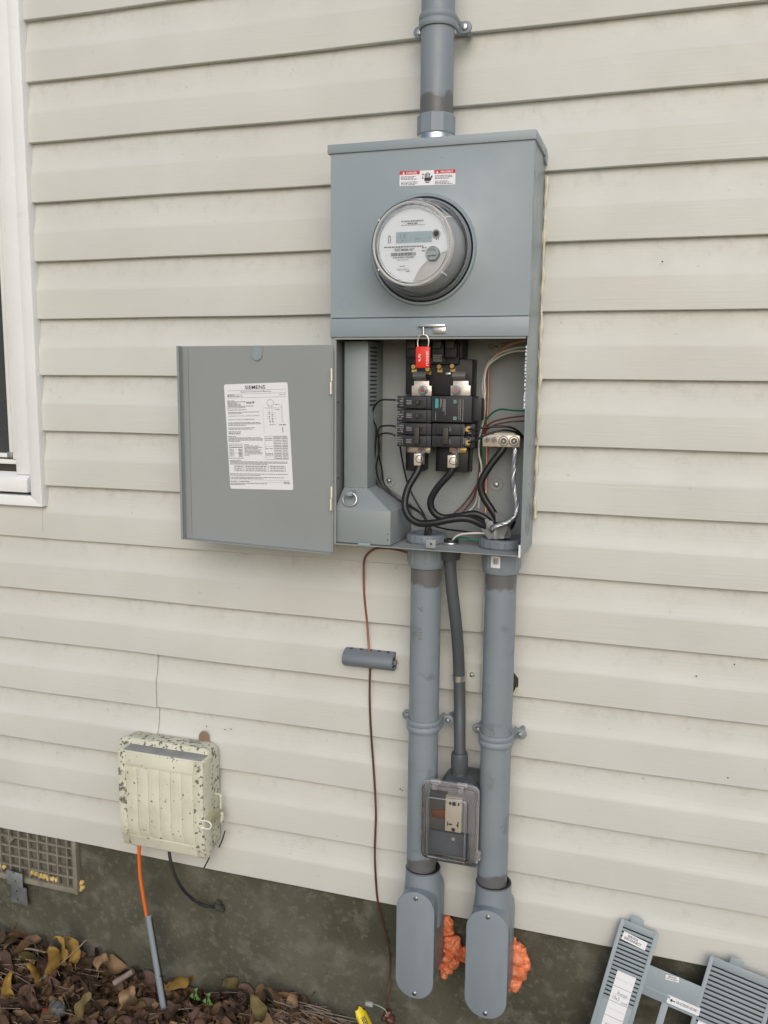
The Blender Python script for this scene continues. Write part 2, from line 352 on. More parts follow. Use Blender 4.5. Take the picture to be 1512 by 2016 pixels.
part('sheathing', MB().box((-3.4, .03, -1.2), (2.2, .12, 1.95)), M_DARK, house)
part('foundation', MB().grid(lambda u, v: V((-3.4+5.6*u, .022+.0015*math.sin(u*60)+random.uniform(-.0012, .0012), -1.75+.65*v)), 90, 16), M_CONC, house, ang=80)
# ---- window
def window():
    X = lambda x, y, Y: W(x, y, Y).x
    zb = W(84, 998, -.012).z; xr = W(84, 998, -.012).x
    win = part('window', MB().prism([(xr, -.014, zb), (xr, -.014, 1.6), (xr-.03, -.014, 1.6), (xr-.03, -.014, zb+.025)], (0, .03, 0)), M_WHITE, house, bevel=.0015, label='white vinyl trim at the right edge of the window')
    part('bottom_trim', MB().prism([(xr-.0008, -.0137, zb), (xr-.0305, -.0137, zb+.0243), (-2.3, -.0137, zb+.0243), (-2.3, -.0137, zb)], (0, .03, 0)), M_WHITE, win, bevel=.0015)
    part('jamb', MB().box((xr-.031, -.007, zb+.073), (xr-.074, .03, 1.6)), M_WHITE, win, bevel=.002)
    part('sill', MB().prism([(-2.3, -.016, zb+.032), (-2.3, -.016, zb+.063), (-2.3, .01, zb+.078), (-2.3, .01, zb+.032)], (2.3+xr-.038, 0, 0)), M_WHITE, win, bevel=.0015)
    part('sill_backing', MB().box((-2.3, .014, zb+.02), (xr-.028, .028, 1.6)), M_DARK, win)
    part('track', MB().box((xr-.076, -.002, zb+.108), (xr-.086, .03, 1.6)), M_SASH, win, bevel=.0015)
    part('lower_rail', MB().box((-2.3, -.001, zb+.096), (xr-.0755, .03, zb+.1065)), M_SASH, win, bevel=.0015)
    part('sash', MB().box((xr-.089, .002, zb+.111), (xr-.0985, .03, 1.6)).box((-2.3, .003, zb+.111), (xr-.0985, .03, zb+.121)), M_SASH, win, bevel=.0012)
    part('screen', MB().box((-2.3, .010, zb+.121), (xr-.0985, .012, 1.6)), M_GLASSP, win)
    part('corner_key', MB().box((xr-.0885, -.0005, zb+.1115), (xr-.1035, .0012, zb+.1245)), M_GALV, win, bevel=.0008)
window()
# ---- crawl-space vent in the foundation
def vent():
    a = W(155, 1655, .016); z1 = -1.132; z0 = W(155, 1756, .016).z; xr = a.x; xl = -1.95
    mb = MB().box((xr-.012, .002, z0), (xr, .024, z1)).box((xl, .004, z0), (xr-.0121, .024, z0+.014))
    v = part('vent', mb, M_VENT, house, bevel=.0015, label='weathered grey plastic crawl-space vent grille')
    part('back', MB().box((xl, .0195, z0+.012), (xr-.01, .0215, z1)), M_VENTB, v)
    n = 22; st = .029
    for i in range(n):
        x = xr-.012-st*(i+1)+.008
        if x < xl: break
        part('bar', MB().box((x, .006, z0+.0142), (x+.0042, .018, z1)), M_VENT, v, bevel=.0006)
    for j in range(6):
        z = z0+.038+j*.0262
        part('bar', MB().box((xl, .0075, z), (xr-.0122, .0165, z+.0038)), M_VENT, v, bevel=.0006)
    for j in range(6):
        z = z0+.034+j*.0262
        if z+.006 > z1: break
        part('louvre', MB().prism([(xl, .0172, z-.009), (xl, .0192, z+.006), (xl, .0194, z+.0068), (xl, .0168, z-.0082)], (xr-.012-xl, 0, 0)), M_VENTB, v)
    c = W(20, 1651, .005)
    part('screw_boss', MB().lathe((c.x, .0075, c.z), FRONT, [(.011, 0), (.011, .004), (.0035, .004), (.0035, .0005), (0, .0005)], 4), M_VENT, v)
vent()

def blob(seed, spec, n=18, rough=0):
    """lumpy foam: overlapping noisy balls given as (centre, radius)"""
    rnd = random.Random(seed); mb = MB()
    for c, r in spec:
        ph = [rnd.uniform(0, 6.28) for _ in range(9)]
        def f(u, v, c=V(c), r=r, ph=ph):
            t, q = 2*math.pi*u, math.pi*v
            d = V((math.sin(q)*math.cos(t), math.sin(q)*math.sin(t), math.cos(q)))
            k = 1+.2*math.sin(3*d.x+ph[0])*math.sin(3*d.z+ph[1])+.06*math.sin(5*d.y+4*d.z+ph[2])+.02*math.sin(9*d.x-6*d.z+ph[3])
            if rough: p_ = (c+d*r)*52+V((seed, 0, 0)); k += rough*(mnoise.fractal(p_, 1.0, 2.1, 4)+.35*mnoise.fractal(p_*3.1, 1.0, 2.1, 2))
            return c+d*r*k
        mb.grid(f, n, n)
    return mb

# ================================================================== METER PANEL
XL, XR, ZB, ZT, YF = -.6095, -.2405, -.3195, .403, -.139
panel = thing('meter_panel', 'tall grey steel meter and breaker enclosure with its lower door swung open on the siding', 'electrical panel', ((XL+XR)/2, 0, ZB))
t = .0016
part('back_plate', MB().box((XL+t, -.0056, ZB+t), (XR-t, -.004, ZT)), M_PANIN, panel)
part('left_side', MB().box((XL, YF+.001, ZB), (XL+t, -.003, ZT)).box((XL+t, YF+.001, ZB+t), (XL+.010, YF+.0026, .08)), M_PANIN, panel)
part('right_side', MB().box((XR-t, YF+.001, ZB), (XR, -.003, ZT)), M_PAN, panel, bevel=.0005)
part('floor', MB().box((XL+t, YF+.001, ZB), (XR-t, -.006, ZB+t)), M_PANIN, panel)
lid = part('lid', MB().box((XL-.006, YF-.0045, ZT-.0012), (XR+.0035, -.002, ZT+.0145)), M_PAN, panel, bevel=.0008)
part('lid_end_fold', MB().lathe((XR+.0024, -.012, ZT-.001), (1, 0, 0), [(.0001, -.0018), (.012, -.0018), (.012, .0018), (.0001, .0018)], 20), M_PAN, panel)
MC = V((-.433, 0, .2268))                # meter axis
def cover():
    mb = MB(); n = 72; ri = .0905; z0, z1 = .110, ZT-.0005; y = YF-.0012
    ang = sorted([2*math.pi*i/n for i in range(n)]+[math.atan2(zz-MC.z, xx-MC.x) % (2*math.pi) for xx in (XL, XR) for zz in (z0, z1)])
    def rect(a):
        c, s = math.cos(a), math.sin(a); tx = ((XR if c > 0 else XL)-MC.x)/c if abs(c) > 1e-9 else 1e9; tz = ((z1 if s > 0 else z0)-MC.z)/s if abs(s) > 1e-9 else 1e9
        k = min(tx, tz); return MC.x+c*k, MC.z+s*k
    m = len(ang); vs_ = []
    rings = [(ri-.001, .012), (ri, .001), (ri+.0015, -.0045), (ri+.005, -.0048), (ri+.0075, -.0005), (ri+.0085, 0)]
    for r, dy in rings: vs_ += [(MC.x+r*math.cos(a), y+dy, MC.z+r*math.sin(a)) for a in ang]
    vs_ += [(rect(a)[0], y, rect(a)[1]) for a in ang]
    nr = len(rings)+1
    fs = [(j*m+i, j*m+(i+1) % m, (j+1)*m+(i+1) % m, (j+1)*m+i) for j in range(nr-1) for i in range(m)]
    mb.add(vs_, fs)
    mb.box((XL-.0008, y+.0003, z0), (XL+.0002, y+.02, z1)).box((XR-.0002, y+.0003, z0), (XR+.0008, y+.02, z1))
    return mb
part('meter_cover', cover(), M_PAN, panel, ang=32)
part('rail', MB().box((XL-.0012, YF-.0035, .0745), (XR+.0015, YF+.012, .1085)), M_PAN, panel, bevel=.0012)
part('rail_lip', MB().box((XL+.008, YF-.001, .0705), (XR-.004, YF+.010, .074)), M_PANIN, panel)
# pry mark and little knockout on the cover
c = W(680, 598, YF); 
part('cover_knockout', MB().lathe((c.x, YF-.0011, c.z), FRONT, [(.0118, 0), (.0118, .0005), (.0104, .0005), (.0104, -.0002)], 32), M_PAN, panel)
# ---- DANGER / PELIGRO sticker on the cover
YS = YF-.0012
sh = Sheet(W(787, 337.5, YS), W(897, 333.5, YS), W(787.5, 366.5, YS), FRONT)
sh.ey = V((0, 0, sh.ey.z)); dl = part('danger_sticker', sh.base(), M_LAB, panel, label='red and white bilingual danger sticker')
rd = MB(); sh.rect(0, .365, 0, .245, rd, .0007); sh.rect(.625, 1, 0, .245, rd, .0007); part('red_band', rd, M_RED, dl)
wh = MB(); sh.text('DANGER', .13, .315, .055, .20, .012, wh, .0009); sh.text('PELIGRO', .74, .955, .055, .20, .012, wh, .0009)
for u in (.075, .68): wh.add([sh.p(u-.022, .21, .0009), sh.p(u+.022, .21, .0009), sh.p(u, .04, .0009)], [(0, 1, 2)])
part('lettering', wh, M_LAB, dl)
for v in (.36, .45, .54, .72, .81, .9):
    sh.words(.025, random.uniform(.25, .35), v, v+.045, gap=.012); sh.words(.64, random.uniform(.85, .98), v, v+.045, gap=.012)
# shocked-hand pictogram
for k, (u, v) in enumerate(((.455, .22), (.478, .16), (.505, .13), (.53, .19))): sh.rect(u, u+.016, v, .55)
sh.ink.add([sh.p(a, b) for a, b in ((.45, .5), (.55, .5), (.575, .36), (.60, .36), (.56, .72), (.45, .72))], [range(6)])
sh.rect(.468, .54, .76, .84); sh.text('Z', .405, .44, .22, .55, .03)
part('print', sh.ink, M_INK, dl)
# ---- latch and hook on the rail
lt = part('latch_plate', MB().box(W(853, 642, YF-.0036), W(877, 657, YF-.006)), M_ZINC, panel, bevel=.001)
part('latch_arm', MB().box(W(825, 639.5, YF-.0036), W(876, 643, YF-.011)), M_ZINC, panel, bevel=.0006)
part('latch_pin', MB().cyl(W(833.5, 641, YF-.008), W(834, 660, YF-.008), .0022, n=10), M_ZINC, panel)
part('rivet', MB().lathe(W(870, 651, YF-.006), FRONT, [(.003, 0), (.0025, .0015), (0, .002)], 12), M_TIN, panel)
# ---- open door
H0 = V((-.6045, YF-.001, 0)); H1 = V((-.952, -.098, 0)); dx = (H1-H0).normalized(); dn = V((dx.y, -dx.x, 0))
if dn.y > 0: dn = -dn
DZ0, DZ1 = -.3365, .0605
def D(x, y): return PL(x, y, H0, dn)
dl_ = (H1-H0).length
def dp(u, z, h=0): return H0+dx*u+V((0, 0, z))+dn*h
mb = MB().prism([dp(0, DZ0), dp(dl_, DZ0), dp(dl_, DZ1), dp(0, DZ1)], -dn*.0015)
door = part('door', mb, M_PANIN, panel, label='grey steel door swung open to the left, inside facing out')
part('side_flange', MB().prism([dp(dl_-.0016, DZ0+.001), dp(dl_, DZ0+.001), dp(dl_, DZ1), dp(dl_-.0016, DZ1)], dn*.017).prism([dp(dl_-.0017, DZ0+.001, .0153), dp(dl_-.0017, DZ0+.001, .017), dp(dl_-.0017, DZ1, .017), dp(dl_-.0017, DZ1, .0153)], -dx*.0035), M_PANIN, door)
part('inner_fold', MB().prism([dp(dl_-.0145, DZ0+.0105, .0), dp(dl_-.0155, DZ0+.0105, .0015), dp(dl_-.0155, DZ1-.002, .0015), dp(dl_-.0145, DZ1-.002, .0)], -dx*.001), M_PANIN, door)
part('bottom_flange', MB().prism([dp(-.001, DZ0, 0), dp(dl_, DZ0, 0), dp(dl_, DZ0, .017), dp(-.001, DZ0, .017)], (0, 0, .0016)), M_PANIN, door)
part('hinge_flange', MB().prism([dp(-.0016, DZ0, .0), dp(0, DZ0, .0), dp(0, DZ1-.008, .0), dp(-.0016, DZ1-.008, .0)], dn*.004), M_PANIN, door)
# pressed thumb notch in the top edge
c = D(507, 700); u0 = (c-H0).dot(dx)
pts = [dp(u0-.0105, DZ1-.001, .001), dp(u0-.0105, DZ1-.016, .001)]+[dp(u0+.0105*math.cos(R(a)), DZ1-.016+.0115*math.sin(R(a)), .001) for a in range(200, 345, 20)]+[dp(u0+.0105, DZ1-.016, .001), dp(u0+.0105, DZ1-.001, .001)]
part('thumb_notch', MB().tube(pts, .0021, 8, 4), M_PANIN, door)
part('thumb_well', MB().prism([dp(u0-.009, DZ1+.0002, .0004)]+[dp(u0+.0095*math.cos(R(a)), DZ1-.016+.0105*math.sin(R(a)), .0004) for a in range(180, 361, 20)]+[dp(u0+.009, DZ1+.0002, .0004)], dn*.0004), M_PAN, door)
for y0, y1 in ((725, 776), (958, 1005)):
    a, b = W(655.5, y0, YF-.006), W(656, y1, YF-.006); m = (a.z+b.z)/2
    h = part('hinge', MB().cyl((H0.x-.002, YF-.006, a.z), (H0.x-.002, YF-.006, m+.0006), .0021, n=10).cyl((H0.x-.003, YF-.0065, m-.0006), (H0.x-.003, YF-.0065, b.z), .0024, n=10), M_CREAMM, panel)
# ---- wiring label on the door
S = Sheet(D(441, 757), D(566, 752.5), D(454, 962), dn); lab = part('door_label', S.base(rad=.004), M_LAB, panel, label='white printed wiring label on the inside of the door')
S.o = S.o; big = MB()
S.text('SIEMENS', .335, .655, .018, .054, .015, big)
S.text('Rainproof Combination Metering', .265, .74, .0685, .086, .006, big)
S.text('MC0816B1200RCTS', .045, .29, .108, .122, .012, big)
S.text('Type 3R', .86, .965, .1035, .118, .006, big)
S.text('SUITABLE ONLY FOR USE AS SERVICE EQUIPMENT', .04, .545, .297, .308, .006, big)
S.text('USE 60/75 C COPPER OR ALUMINUM WIRE', .04, .46, .330, .341, .006, big)
part('lettering', big, M_INK, lab)
for u0, u1, v in ((.05, .97, .0605), (.05, .73, .094), (.72, .97, .093), (.05, .30, .129), (.30, .97, .1295)): S.rect(u0, u1, v, v+.0022)
rules = [(.045, .16, .1), (.04, .16, .155), (.04, .34, .165), (.04, .19, .176), (.04, .25, .186), (.04, .26, .197), (.04, .46, .207), (.03, .32, .221), (.03, .34, .241), (.04, .55, .263), (.04, .26, .276),
         (.03, .54, .363), (.03, .56, .374), (.03, .32, .387), (.03, .45, .412), (.03, .41, .424), (.03, .24, .448), (.03, .22, .460), (.03, .22, .469), (.02, .15, .494),
         (.02, .54, .506), (.02, .57, .517), (.02, .57, .528), (.02, .21, .541), (.27, .35, .572), (.27, .5, .585), (.27, .55, .597), (.27, .49, .609), (.27, .54, .622), (.27, .52, .634), (.27, .55, .646), (.27, .55, .659), (.27, .36, .671),
         (.02, .2, .724), (.02, .94, .735), (.02, .93, .746), (.02, .62, .757), (.015, .93, .851), (.01, .5, .864), (.01, .87, .884), (.02, .55, .897), (.01, .12, .923), (.14, .32, .923), (.86, .95, .923), (.01, .6, .943), (.86, .96, .938), (.01, .25, .955)]
for u0, u1, v in rules: S.words(u0, u1, v, v+.0062, gap=.008, wmin=.012, wmax=.06)
for a in ((.34, .37, .17), (.37, .40, .17), (.40, .43, .171), (.435, .475, .167)): S.rect(a[0]+.004, a[1]-.004, a[2], a[2]+.018)
for i in range(9): S.rect(.02 + 0, .24, .566+.0175*i if i in (0, 2, 5, 8) else .566, (.566+.0175*i if i in (0, 2, 5, 8) else .566)+.0018)
S.frame(.02, .24, .566, .705)
for i in range(6): S.words(.035, .1, .615+.013*i, .621+.013*i); S.words(.17, .23, .615+.013*i, .623+.013*i, gap=.004)
S.words(.03, .23, .577, .583); S.words(.03, .23, .595, .604, gap=.006)
S.frame(.60, .955, .494, .715)
for u in (.735, .865): S.rect(u, u+.003, .494, .715)
for v in (.512, .59, .612, .665, .69): S.rect(.60, .955, v, v+.0016)
for i in range(14):
    v = .500+.0155*i; S.words(.61, .72, v, v+.006) if random.random() < .55 else None; S.words(.745, .855, v, v+.0065, gap=.006); S.words(.875, .945, v, v+.0065, gap=.005)
S.frame(.085, .90, .775, .828); S.rect(.085, .9, .792, .7935); S.rect(.085, .63, .81, .8115); S.rect(.24, .243, .775, .828); S.rect(.63, .633, .775, .828)
for v in (.780, .798, .816): S.words(.1, .22, v, v+.006); S.words(.27, .6, v, v+.006); S.words(.66, .88, v, v+.006)
S.rect(.01, .96, .912, .9137); S.rect(.01, .96, .932, .9337)
# meter wiring diagram
for i in range(20):
    a, b = 2*math.pi*i/20, 2*math.pi*(i+1)/20; S.ink.add([S.p(.72+.055*math.cos(q)*k, .185+.032*math.sin(q)*k) for q, k in ((a, 1), (b, 1), (b, .9), (a, .9))], [(0, 1, 2, 3)])
for u in (.695, .74): S.rect(u, u+.003, .20, .37)
for v in (.232, .275, .293, .312, .331): S.rect(.65, .80, v, v+.0015)
S.rect(.60, .90, .230, .2315); S.rect(.60, .602, .23, .46); S.rect(.885, .888, .20, .37); S.rect(.897, .899, .20, .37)
for v in (.2, .245): S.words(.79, .86, v, v+.006)
for u, v in ((.695, .276), (.74, .294), (.695, .313), (.74, .332)): S.rect(u-.008, u+.01, v-.004, v+.006)
S.rect(.696, .708, .345, .37); S.rect(.74, .752, .345, .37); S.words(.69, .78, .385, .391); S.words(.84, .95, .385, .395); S.rect(.885, .897, .41, .46)
part('print', S.ink, M_INKG, lab)
# ---- wireway shroud on the left inside
YU, YL = -.100, -.131
a0 = W(673.5, 664, YU); a1 = W(724, 800, YU); xa, xb = XL+.012, a1.x; zk = W(700, 960, YU).z
xc = W(769, 1010, YL).x; zl = W(700, 1004, YL).z; zb_ = ZB+t+.0015; xl_ = XL+.0045
part('wireway_cover', MB().box((xa, YU, zk), (xb, -.006, .069)), M_SHR, panel, bevel=.0012)
vb = [(xa, YU, zk), (xb, YU, zk), (xc, YL, zl), (xl_, YL, zl), (xl_, YL, zb_), (xc, YL, zb_), (xc+.006, -.0062, zb_), (xc+.006, -.0062, zl), (xb, -.0062, zk), (xl_, -.0062, zb_), (xl_, -.0062, zl), (xa, -.0062, zk)]
part('wireway_box', MB().add(vb, [(0, 1, 2, 3), (3, 2, 5, 4), (2, 7, 6, 5), (1, 8, 7, 2), (0, 3, 10, 11), (3, 4, 9, 10), (4, 5, 6, 9), (6, 7, 8, 11, 10, 9), (0, 11, 8, 1)]), M_SHR, panel, bevel=.0012)
for i in range(15):
    z = .056-i*.0078
    part('vent_slot', MB().box((xb-.0004, YU+.012, z), (xb+.0006, YU+.052, z+.0033)), M_BLK, panel)
c = W(688.5, 983, -.127)
part('pull_ring', MB().tube([c+V((.0142*math.cos(R(q)), .003*math.sin(R(q)), .0125*math.sin(R(q)))) for q in range(100, 461, 18)], .0016, 8, 3), M_ZINC, panel)
part('ring_strap', MB().box(c+V((-.0055, -.003, .006)), c+V((.0055, .024, .015))), M_PAN, panel, bevel=.002)
for x, y, Y in ((763, 1052, YL), (763, 1063, YL)): part('rivet', MB().lathe(W(x, y, Y), FRONT, [(.0014, 0), (.001, .0006), (0, .0007)], 8), M_DARK, panel)
for x, y in ((666, 792), (666, 941)): part('slot', MB().box(W(664, y-2, YF+.0008), W(668.5, y+2, YF+.0004)), M_DARK, panel)
part('floor_tab', MB().box(W(704, 1068.5, YF-.0006), W(729, 1075.5, YF+.0005)), M_PAN, panel, bevel=.0004)
cl = part('cover_clip', MB().box(W(839, 1062, YF+.0005), W(857.5, 1080, YF-.0008)), M_PANIN, panel, bevel=.0005)
part('clip_hole', MB().lathe(W(848.5, 1071, YF-.0009), FRONT, [(.0024, 0), (.0024, .0002), (0, .0002)], 10), M_DARK, cl)
# knockouts on back plate and right side
YB = -.0058
def knock(c, ax, rs, name='knockout'):
    mb = MB()
    for r in rs: mb.lathe(c, ax, [(r, 0), (r, .0006), (r-.0009, .0006), (r-.0009, 0)], 36)
    return part(name, mb, M_PANIN if ax[1] else M_PAN, panel)
knock(W(868, 1012, YB), FRONT, (.036, .029, .022)); knock(W(918, 985, YB), FRONT, (.013,)); knock(W(985, 1005, YB), FRONT, (.033, .026, .02))
knock((XR+.0001, -.067, -.262), (1, 0, 0), (.030, .023, .015))
for x, y in ((766, 946), (977, 953.5)):
    c = W(x, y, YB); b = part('mount_dimple', MB().lathe(c, FRONT, [(.014, 0), (.013, .0012), (.010, .0016), (.008, .0006), (0, .0006)], 28), M_PANIN, panel)
    screw(panel, c+FRONT*.001, .0055, M_ZINC)
# certification label inside
s2 = Sheet(W(960, 673.5, YB), W(1011, 670, YB), W(961, 700.5, YB), FRONT); s2.ey = V((0, 0, s2.ey.z)); ul = part('inspection_label', s2.base(), M_LABD, panel)
for i in range(18):
    a, b = 2*math.pi*i/18, 2*math.pi*(i+1)/18; s2.ink.add([s2.p(.15+.115*math.cos(q)*k, .34+.21*math.sin(q)*k) for q, k in ((a, 1), (b, 1), (b, .82), (a, .82))], [(0, 1, 2, 3)])
s2.text('UL', .09, .21, .24, .44, .01); s2.words(.3, .42, .3, .42); s2.words(.5, .9, .12, .18); s2.words(.55, .9, .28, .33)
part('print', s2.ink, M_INK, ul)
# white edge guard strip on the right opening edge
mb = MB()
z = .058
while z > -.05:
    h = random.uniform(.003, .006); mb.box((XR-.0034-random.uniform(0, .001), YF-.0004, z-h), (XR-.0017, YF+.003, z)); z -= h+random.uniform(.001, .0035)
part('edge_guard', mb, M_WHITE, panel)
part('floor_bead', MB().box((XR-.0046, YF-.0008, ZB-.001), (XR-.0012, YF+.0015, ZB+.022)), M_WHITE, panel)

# ---- bus assembly
YBB = -.05
bus = part('bus_base', MB().box(W(799, 707, YBB), W(938, 778, -.0065)).box(W(799, 880, YBB), W(843, 924, -.0065)).box(W(858, 880, YBB), W(930, 926, -.0065)).box(W(800, 778, YBB+.004), W(940, 881, -.0065)), M_BLK, panel, bevel=.001)
part('insulator', MB().box(W(858, 880, YBB-.012), W(861, 927, YBB)).box(W(926.5, 880, YBB-.012), W(930, 928, YBB)).box(W(799.5, 880, YBB-.012), W(802, 923, YBB)), M_BLK, bus)
part('main_base', MB().box(W(799, 655, YBB-.004), W(921, 708, -.0065)), M_BLK, panel, bevel=.001)
def bolt(par, c, r=.0075):
    mb = MB(); mb.lathe(c, FRONT, [(r*1.25, 0), (r*1.25, .0012), (r, .0014)], 24); mb.cyl(V(c)+FRONT*.001, V(c)+FRONT*.006, r*.92, n=6)
    b = part('bolt', mb, M_STEEL, par, ang=25); part('stud', MB().cyl(V(c)+FRONT*.006, V(c)+FRONT*.0085, r*.5, n=14), M_COPD, b)
for x0, x1, w0, w1, nx in ((815, 844.5, 810.5, 849.5, 833), (892, 922, 887, 926, 898.5)):
    bb = part('bus_bar', MB().prism([W(x0, 750, YBB-.012), W(x1, 750, YBB-.012), W(x1, 759, YBB-.012), W(w1, 759.5, YBB-.012), W(w1, 779, YBB-.012), W(w0, 779, YBB-.012), W(w0, 759.5, YBB-.012), W(x0, 759, YBB-.012)], (0, .004, 0)), M_TIN, panel, bevel=.0006)
    a, b = W(x0+.5, 749.5, YBB-.012), W(x1-.5, 736, YBB)
    part('bus_strap', MB().grid(lambda u, v, a=a, b=b: V((a.x+(b.x-a.x)*u, YBB-.012-.012*math.sin(v*math.pi*.9), a.z+(b.z+.004-a.z)*v)), 2, 8), M_INKG, bb)
    bolt(bus, W(nx, 768, YBB-.0165))
for x, y in ((815, 722), (843, 727), (865.5, 722), (891, 721)):
    s_ = part('brass_terminal', MB().lathe(W(x, y, YBB-.004), FRONT, [(.0056, 0), (.0056, .004), (.004, .0055), (.0012, .0055), (0, .0045)], 14).box(W(x-4, y+2, YBB-.003), W(x+6, y+11, YBB-.0005)), M_BRASS, panel)
for x in (833, 883): part('terminal_clip', MB().box(W(x-5.5, 733.5, YBB-.006), W(x+5.5, 738, YBB+.001)), M_ZINC, panel, bevel=.0005)
# lower lugs
for i, (x0, x1, y0, y1, p0, p1) in enumerate(((814.8, 836.5, 892.5, 914, 801, 848), (881, 903.5, 896, 918.5, 885, 919))):
    part('bus_bar', MB().box(W(p0, 879, YBB-.004), W(p1, 891.5, YBB+.001)), M_BRASS if i else M_TIN, panel, bevel=.0005)
    lg = part('lug', MB().box(W(x0, y0, -.084), W(x1, y1, -.052)), M_TIN, panel, bevel=.0012)
    c = W((x0+x1)/2, (y0+y1)/2, -.0845); part('lug_screw', MB().lathe(c, FRONT, [(.0078, 0), (.0078, .0008), (.006, .0009), (.006, -.003), (.0045, -.003), (.0025, -.001), (.0001, -.0016)], 20), M_STEEL, lg)
    bolt(bus, W((x0+x1)/2+4, y0-9, -.060), .006)
# neutral bar
na, nb = W(950, 855, -.062), W(1023, 881, -.062)
nbx = part('neutral_bar', MB().box((na.x, -.062, na.z), (min(nb.x, XR-.004), -.044, nb.z)), M_TIN, panel, bevel=.0012)
for x, y, r in ((959, 866.5, .0048), (972.6, 866.7, .0048), (991.5, 868.5, .0088), (1012, 868.5, .0088)):
    part('terminal_screw', MB().lathe(W(x, y, -.0622), FRONT, [(r*1.1, 0), (r*1.1, .0005), (r*.92, .0006), (r*.9, -.002), (r*.7, -.002), (r*.68, 0), (r*.35, .0003), (.0001, -.0008)], 20), M_INKG, nbx)
part('bar_bracket', MB().box((na.x+.004, -.044, na.z-.004), (XR-.01, -.006, na.z-.001)).box((na.x+.02, -.044, na.z-.0009), (na.x+.06, -.052, na.z+.003)), M_TIN, nbx)

# ================================================================== BREAKERS (each plugs in: a thing of its own)
def breaker(label, x0, x1, y0, y1, YFr, poles, side, toggle=True, group=None):
    a, b = W(x0, y0, YFr), W(x1, y1, YFr); xl, xr, zt, zb = a.x, b.x, (a.z+W(x1, y0, YFr).z)/2, (b.z+W(x0, y1, YFr).z)/2
    th = thing('circuit_breaker', label, 'breaker', ((xl+xr)/2, YBB, zb), group)
    w = xr-xl; h = (zt-zb)/poles; g = .0006
    for k in range(poles):
        z1 = zt-k*h-g; z0 = z1-h+2*g; s = side
        def X(u): return xl+w*u if s > 0 else xr-w*u       # u=0 at the wire end
        part('body', MB().box((X(0), YFr+.012, z0), (X(.22), -.052, z1)).box((X(.22), YFr+.004, z0), (X(1), -.052, z1)).box((X(.30), YFr, z0+.0012), (X(.88), YFr+.0041, z1-.0012)), M_BLK2, th, bevel=.0008)
        part('toggle_well', MB().box((X(.54), YFr-.0002, z0+h*.28), (X(.78), YFr+.0001, z1-h*.28)), M_BLK, th)
        if poles == 1: part('toggle', MB().box((X(.60), YFr-.006, z0+h*.33), (X(.68), YFr, z1-h*.33)), M_TOG, th, bevel=.0008)
        # moulded ratings
        sh_ = Sheet((X(.04) if s > 0 else X(.24), YFr+.0119 if False else YFr+.0005, z1-h*.12), (X(.24) if s > 0 else X(.04), YFr+.0005, z1-h*.12), (X(.04) if s > 0 else X(.24), YFr+.0005, z0+h*.12), FRONT)
        q = MB()
        for r_ in range(4): 
            for u in range(5):
                if random.random() < .8: sh_.rect(.05+u*.19, .05+u*.19+random.uniform(.07, .15), .05+r_*.24, .17+r_*.24, q, -.0003+.0002)
        sh2 = Sheet((xl+w*.32, YFr, z1-h*.3), (xl+w*.47, YFr, z1-h*.3), (xl+w*.32, YFr, z0+h*.3), FRONT)
        for r_ in range(3): sh2.words(0, 1, r_*.35, r_*.35+.16, q, gap=.06, wmin=.1, wmax=.35)
        part('rating_print', q, M_PRINT, th)
    if poles == 2: part('tie_handle', MB().box((X(.57), YFr-.009, zb+h*.32), (X(.71), YFr, zt-h*.32)), M_TOG, th, bevel=.0012)
    return th, (xl, xr, zb, zt)
YBR = -.092
GB = None
breaker('uppermost single pole black breaker on the left of the panel', 778.5, 847.5, 779.5, 805.5, YBR, 1, 1)
breaker('second single pole black breaker on the left, just above the double breaker', 778.5, 847.5, 806, 832, YBR, 1, 1)
breaker('double pole black breaker with tied handle at lower left of the panel', 778, 847, 832.7, 881, YBR, 2, 1)
th, (bx0, bx1, bz0, bz1) = breaker('double pole black breaker at lower right with two brass terminal screws', 849.8, 931, 834, 882, YBR, 2, -1)
for y in (845, 871.5):
    c = W(921, y, YBR-.0005); part('terminal_screw', MB().lathe(c, FRONT, [(.0052, 0), (.0052, .0006), (.0026, .0007), (.0026, -.001), (0, -.001)], 8), M_BRASS, th)
# surge module / large blank with teal mark
a, b = W(849.8, 779.5, YBR), W(928, 833, YBR)
sm = thing('surge_module', 'wide black module with a small teal logo patch and grey fine print', 'breaker', ((a.x+b.x)/2, YBB, b.z))
part('body', MB().box((a.x, YBR, b.z+.001), (b.x, -.052, a.z)).box((b.x, YBR+.012, b.z+.004), (b.x+.016, -.052, a.z-.003)), M_BLK2, sm, bevel=.001)
s3 = Sheet((a.x, YBR, a.z), (b.x, YBR, a.z), (a.x, YBR, b.z), FRONT); tl = MB(); s3.rect(.095, .175, .10, .46, tl); part('teal_patch', tl, M_TEAL, sm)
gp = MB()
for u, v0, v1 in ((.22, .1, .45), (.245, .1, .38), (.29, .12, .6), (.315, .12, .55), (.34, .12, .72), (.68, .12, .9), (.72, .12, .9), (.78, .12, .95), (.105, .62, .92)):
    v = v0
    while v < v1:
        h = random.uniform(.02, .06); s3.rect(u, u+.014, v, min(v+h, v1), gp); v += h+.012
part('fine_print', gp, M_PRINT, sm)
gq = MB()
for v in (.14, .77): s3.frame(.555, .63, v, v+.12, .012, gq); s3.rect(.575, .61, v+.03, v+.055, gq); s3.rect(.575, .61, v+.075, v+.09, gq)
part('symbol', gq, M_GRN, sm)
